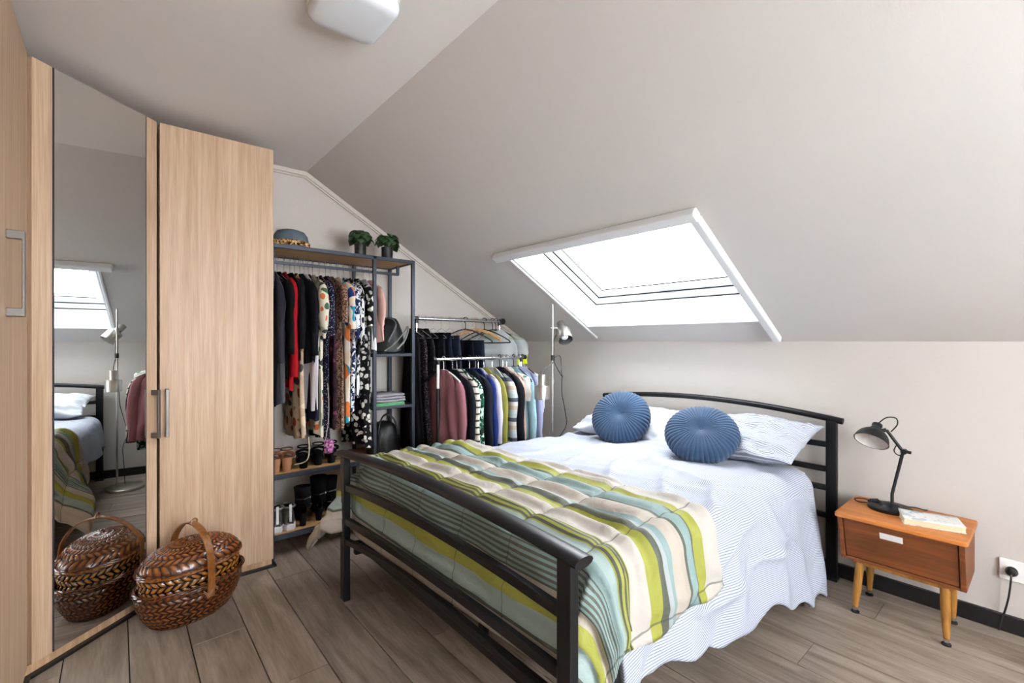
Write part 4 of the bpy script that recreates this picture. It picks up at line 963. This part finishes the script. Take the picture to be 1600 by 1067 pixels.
# backpack at the bottom of the tower
bp = thing('backpack', 'black leather bag standing on the lower shelf behind the foot of the bed', 'bag', (1.40, 3.02, .492))
def bpf(u, v):
    a = 2*PI*u; k = (1-v**4)**.5 if v < 1 else 0; return Vector((.115*math.cos(a)*k, .10*math.sin(a)*k, .21*v+.008*fn(u*5, v*5, 2)))
b = B().grid(bpf, 40, 20, closeu=True); b.f.append(tuple(range(39, -1, -1))); b.obj('bag_body', M['blackleather'], bp, smooth=True, local=True, angle=0)
B().tube(spline([(-.07, -.08, .12), (-.05, -.07, .22), (0, -.05, .26), (.05, -.07, .22), (.07, -.08, .12)], 5), .006, 8).obj('bag_handle', M['blackleather'], bp, smooth=True, local=True)
# hanging purple cord bag
pb = thing('cord_pouch', 'small pink and purple woven pouch hanging below the dotted dress', 'pouch', (xaty(513, 2.84), 2.83, .58))
b = B().lathe([(.018, .0), (.027, .005), (.030, .04), (.028, .075), (.024, .08)], (0, 0, 0), 20, sy=.6); b.obj('pouch_body', pattern('pink_purple_weave', '6a3a6a', ['b06a9a', '3a2a4a', 'c88aa8'], 110, 'cells', th=.6), pb, smooth=True, local=True)
B().tube(spline([(-.02, 0, .078), (-.012, .0, .13), (0, .01, .20), (.004, .03, .40), (0, .20, 1.13)], 5), .002, 6).obj('cord', M['cordgrey'], pb, smooth=True, local=True)
# cream cord hanging from the beige dress
cb = B().tube(spline([(xaty(481, 2.85), 2.84, .69), (xaty(482, 2.85), 2.835, .62), (xaty(479, 2.85), 2.83, .565), (xaty(472, 2.85), 2.84, .545), (xaty(461, 2.85), 2.86, .537)], 6), .0035, 8).obj('fabric_belt', M['cordgrey'], None, smooth=True)
ident(cb, 'thin cream cord belt dangling from the beige floral dress to a sandal', 'belt')
# ---- shoes
def shoe_loft(b, L_, W_, hfn, wfn=None, z0=0, n=18, m=16, taper=1.0):
    def f(u, v):
        y = L_*v; a = PI*u; ww = (wfn(v) if wfn else 1)*W_/2*max(.02, math.sin(PI*min(.97, max(.03, v*.94+.03)))**.42)
        h = hfn(v); return Vector((ww*math.cos(a)*(1-.0*u), y, z0+h*math.sin(a)**.75))
    b.grid(f, m, n); return b
def sole(L_, W_, z0, z1, wfn=None, m=20):
    out = []
    for i in range(m+1):
        v = i/m; ww = W_/2*(wfn(v) if wfn else 1)*max(.25, math.sin(PI*(v*.9+.05))**.42); out.append((ww, L_*v))
    pts = [(x, y) for x, y in out]+[(-x, y) for x, y in reversed(out)]
    return B().prism(pts, z0, z1)
wf = lambda v: .82+.25*min(1, v*1.4)-.06*math.exp(-((v-.4)/.15)**2)
M['silver'] = solid('silver_leather', '9a948c', .3, .75, bscale=60, bstr=.3)
M['solewhite'] = solid('white_rubber', 'd6d6da', .6)
M['cork'] = solid('tan_cork_heel', '9c6e4c', .7); M['tanleather'] = solid('tan_leather', '6e4228', .5)
M['suede'] = solid('black_suede', '101013', .9, 0, .1)
def sneaker(x, y, z, rz, label):
    t_ = thing('sneaker', label, 'shoe', (x, y, z), rz, 'silver sneakers on the bottom shelf'); t_.scale = (1.28, 1.12, 1.3)
    sole(.25, .088, 0, .028, wf).obj('sole', M['solewhite'], t_, local=True, bevel=.004, label='thick white sole')
    up = B(); shoe_loft(up, .235, .078, lambda v: .072*(1-.0*v) if v < .3 else .072-.040*min(1, (v-.3)/.45), wf, .027); up.obj('upper', M['silver'], t_, smooth=True, local=True, angle=0)
    B().tube([(.030*math.cos(a), .055+.050*math.sin(a), .100-.004*math.sin(a)) for a in [2*PI*k/24 for k in range(24)]], .005, 8, closed=True, up=(0, 0, 1)).obj('collar', M['silver'], t_, smooth=True, local=True)
    B().lathe([(.026, 0), (.020, .002), (.001, .003)], (0, .055, .0985), 24, sy=1.6).obj('insole', M['suede'], t_, local=True)
    B().box((-.006, -.004, .04), (.006, .004, .118)).obj('heel_tab', M['solewhite'], t_, local=True, bevel=.002)
    for k in range(4): B().tube([(-.022, .105+.018*k, .094-.009*k), (0, .108+.018*k, .101-.009*k), (.022, .105+.018*k, .094-.009*k)], .003, 6).obj('lace', M['solewhite'], t_, smooth=True, local=True)
sneaker(xaty(432, 2.92), 2.90, .147, R_(-8), 'left silver sneaker with white sole, partly hidden by the wardrobe')
sneaker(xaty(452, 2.92), 2.895, .147, R_(-2), 'right silver sneaker with white sole, fully visible')
def boot(x, y, z, rz, label, hh=.26, grp='black heeled boots on the bottom shelf'):
    t_ = thing('ankle_boot', label, 'boot', (x, y, z), rz, grp)
    b = B().lathe([(.017, 0), (.019, .03), (.025, .065), (.027, .08)], (0, .03, 0), 20); b.obj('heel', M['suede'], t_, smooth=True, local=True)
    def pf(v): return .07-.062*min(1, max(0, (v-.12)/.5))**1.2
    b = B()
    def f(u, v):
        yy = .235*v; ww = .038*wf(v)*max(.05, math.sin(PI*(v*.92+.05))**.4); h0 = pf(v); h1 = .075 if v < .35 else .075-.035*min(1, (v-.35)/.4)
        a = 2*PI*u; return Vector((ww*math.cos(a), yy, h0+h1*.5+(h1*.5)*math.sin(a)))
    b.grid(lambda u, v: f(v, u) if 0 else f(u, v), 20, 20, closeu=True); b.obj('foot', M['suede'], t_, smooth=True, local=True, angle=0)
    B().tube([(0, .045, .11), (0, .040, .16), (0, .038, .20), (0, .038, hh)], [.034, .034, .037, .041], 20, ry=[.045, .042, .045, .050], cap=False).obj('shaft', M['suede'], t_, smooth=True, local=True, solid=.003)
    B().tube([(-.036, .02, .165), (0, -.006, .165), (.036, .02, .165)], .004, 6).obj('ankle_strap', M['blackleather'], t_, smooth=True, local=True)
    B().box((.030, .02, .158), (.042, .034, .172)).obj('buckle', M['chrome'], t_, local=True)
boot(xaty(474, 2.91), 2.90, .147, R_(-6), 'black heeled ankle boot next to the silver sneakers', .235)
boot(xaty(499, 2.93), 2.93, .147, R_(-12), 'taller black boot second from the silver sneakers', .27)
boot(xaty(516, 2.93), 2.95, .147, R_(-20), 'black boot beside the bed footboard', .25)
def sandal(x, y, z, rz, label, mh, ms, grp):
    t_ = thing('heeled_sandal', label, 'shoe', (x, y, z), rz, grp)
    b = B().lathe([(.021, 0), (.022, .004), (.029, .075), (.029, .08)], (0, .032, 0), 20, sy=1.1); b.obj('heel', mh, t_, smooth=True, local=True)
    def f(u, v):
        yy = .005+.225*v; ww = .036*wf(v)*max(.1, math.sin(PI*(v*.92+.04))**.4); return Vector(((u*2-1)*ww, yy, .082-.07*min(1, max(0, (v-.15)/.5))**1.2))
    B().grid(f, 8, 20).obj('footbed', ms, t_, smooth=True, local=True, solid=.008, angle=0)
    B().tube(spline([(-.032, .02, .082), (-.034, .0, .105), (0, -.014, .118), (.034, .0, .105), (.032, .02, .082)], 4), .010, 8, ry=.003).obj('heel_strap', ms, t_, smooth=True, local=True)
    B().tube(spline([(-.037, .165, .016), (-.03, .16, .05), (0, .155, .062), (.03, .16, .05), (.037, .165, .016)], 4), .016, 8, ry=.003).obj('toe_strap', ms, t_, smooth=True, local=True)
    B().tube([(.032*math.cos(a), .035+.045*math.sin(a), .128) for a in [2*PI*k/20 for k in range(20)]], .004, 6, closed=True, up=(0, 0, 1)).obj('ankle_strap', ms, t_, smooth=True, local=True)
sandal(xaty(430, 2.92), 2.90, .492, R_(-6), 'tan sandal with cork block heel, half hidden by the wardrobe', M['cork'], M['tanleather'], 'tan sandals on the shelf')
sandal(xaty(447, 2.92), 2.895, .492, R_(-10), 'tan sandal with cork block heel, right one of the pair', M['cork'], M['tanleather'], 'tan sandals on the shelf')
sandal(xaty(473, 2.92), 2.90, .492, R_(-14), 'black heeled sandal right of the tan pair', M['suede'], M['suede'], 'black sandals on the shelf')
sandal(xaty(496, 2.94), 2.92, .492, R_(-14), 'black heeled sandal in the middle of the shelf', M['suede'], M['suede'], 'black sandals on the shelf')
sandal(xaty(516, 2.94), 2.92, .492, R_(-18), 'black heeled sandal nearest the bed footboard', M['suede'], M['suede'], 'black sandals on the shelf')

# ================================================================== FLOOR LAMP
LX, LY = 2.425, 2.388
fp = thing('floor_lamp', 'brushed aluminium floor lamp with two cylindrical spot shades on one thin pole', 'lamp', (LX, LY, 0))
B().lathe([(.150, 0), (.152, .006), (.150, .020), (.144, .024), (.001, .025)], (LX+.02, LY+.05, 0), 48, sy=.85).obj('base', M['alu'], fp, smooth=True)
B().tube([(LX, LY, .02), (LX, LY, 1.525)], .0075, 14).obj('pole', M['alu'], fp, smooth=True)
def spot(c, ax, label):
    ax = Vector(ax).normalized(); xa = ax.cross(Vector((.3, 1, .1))).normalized(); ya = ax.cross(xa); Mx = Matrix((xa, ya, ax)).transposed(); c = Vector(c)
    s_ = B().lathe([(.053, 0), (.0545, .002), (.0545, .092), (.052, .097), (.030, .099), (.0285, .104), (.0285, .170), (.026, .175), (.002, .176)], c, 36, Mx, capb=False).obj('lamp_shade', M['alu'], fp, smooth=True, solid=.0015, angle=35)
    B().lathe([(.006, .014), (.024, .024), (.030, .045), (.022, .07), (.012, .09)], c, 20, Mx).obj('bulb', M['opal'], s_, smooth=True)
    return c+ax*.12
k1 = onY(884, 532, LY-.075); a1 = spot(k1, (.30, .60, .74), 'x')
k2 = Vector((LX-.062, LY-.010, 1.25-.345)); k2 = onY(847, 624, LY-.01); a2 = spot(k2, (0, 0, 1), 'x')
for a, nm in ((a1, 0), (a2, 1)):
    B().tube([(LX-(.02 if a.x > LX else -.02), LY, a.z), (a.x, a.y, a.z)], .004, 8).obj('bracket', M['alu'], fp, smooth=True)
    B().tube([(LX, LY, a.z-.012), (LX, LY, a.z+.012)], .011, 12).obj('clamp', M['alu'], fp, smooth=True)
B().tube([(LX, LY-.002, 1.15), (LX, LY-.002, 1.11)], .014, 10).obj('cable_clip', M['black'], fp, smooth=True)
B().tube(spline([a1+Vector((0, .02, .02)), (LX+.02, LY, a1.z-.08), (LX+.003, LY-.01, 1.25), (LX, LY-.012, 1.12)], 5), .003, 6).obj('cord', M['black'], fp, smooth=True)
B().tube(spline([(LX, LY-.01, 1.13), (LX+.07, LY-.01, 1.14), (LX+.085, LY-.01, 1.02), (LX+.095, LY-.01, .985), (LX+.04, LY-.01, 1.05), (LX, LY-.01, 1.11)], 6), .003, 6).obj('cord', M['black'], fp, smooth=True)
B().tube(spline([(LX+.09, LY-.01, .985), (LX+.10, LY, .86), (LX+.135, LY, .72), (LX+.16, LY+.02, .60), (LX+.05, LY+.06, .46), (LX-.02, LY+.04, .36), (LX+.04, LY+.04, .2), (LX+.01, LY+.05, .04)], 7), .003, 6).obj('cord', M['black'], fp, smooth=True)
B().tube(spline([a2+Vector((0, 0, .055)), a2+Vector((.02, 0, .09)), (LX, LY-.012, 1.10)], 5), .003, 6).obj('cord', M['black'], fp, smooth=True)
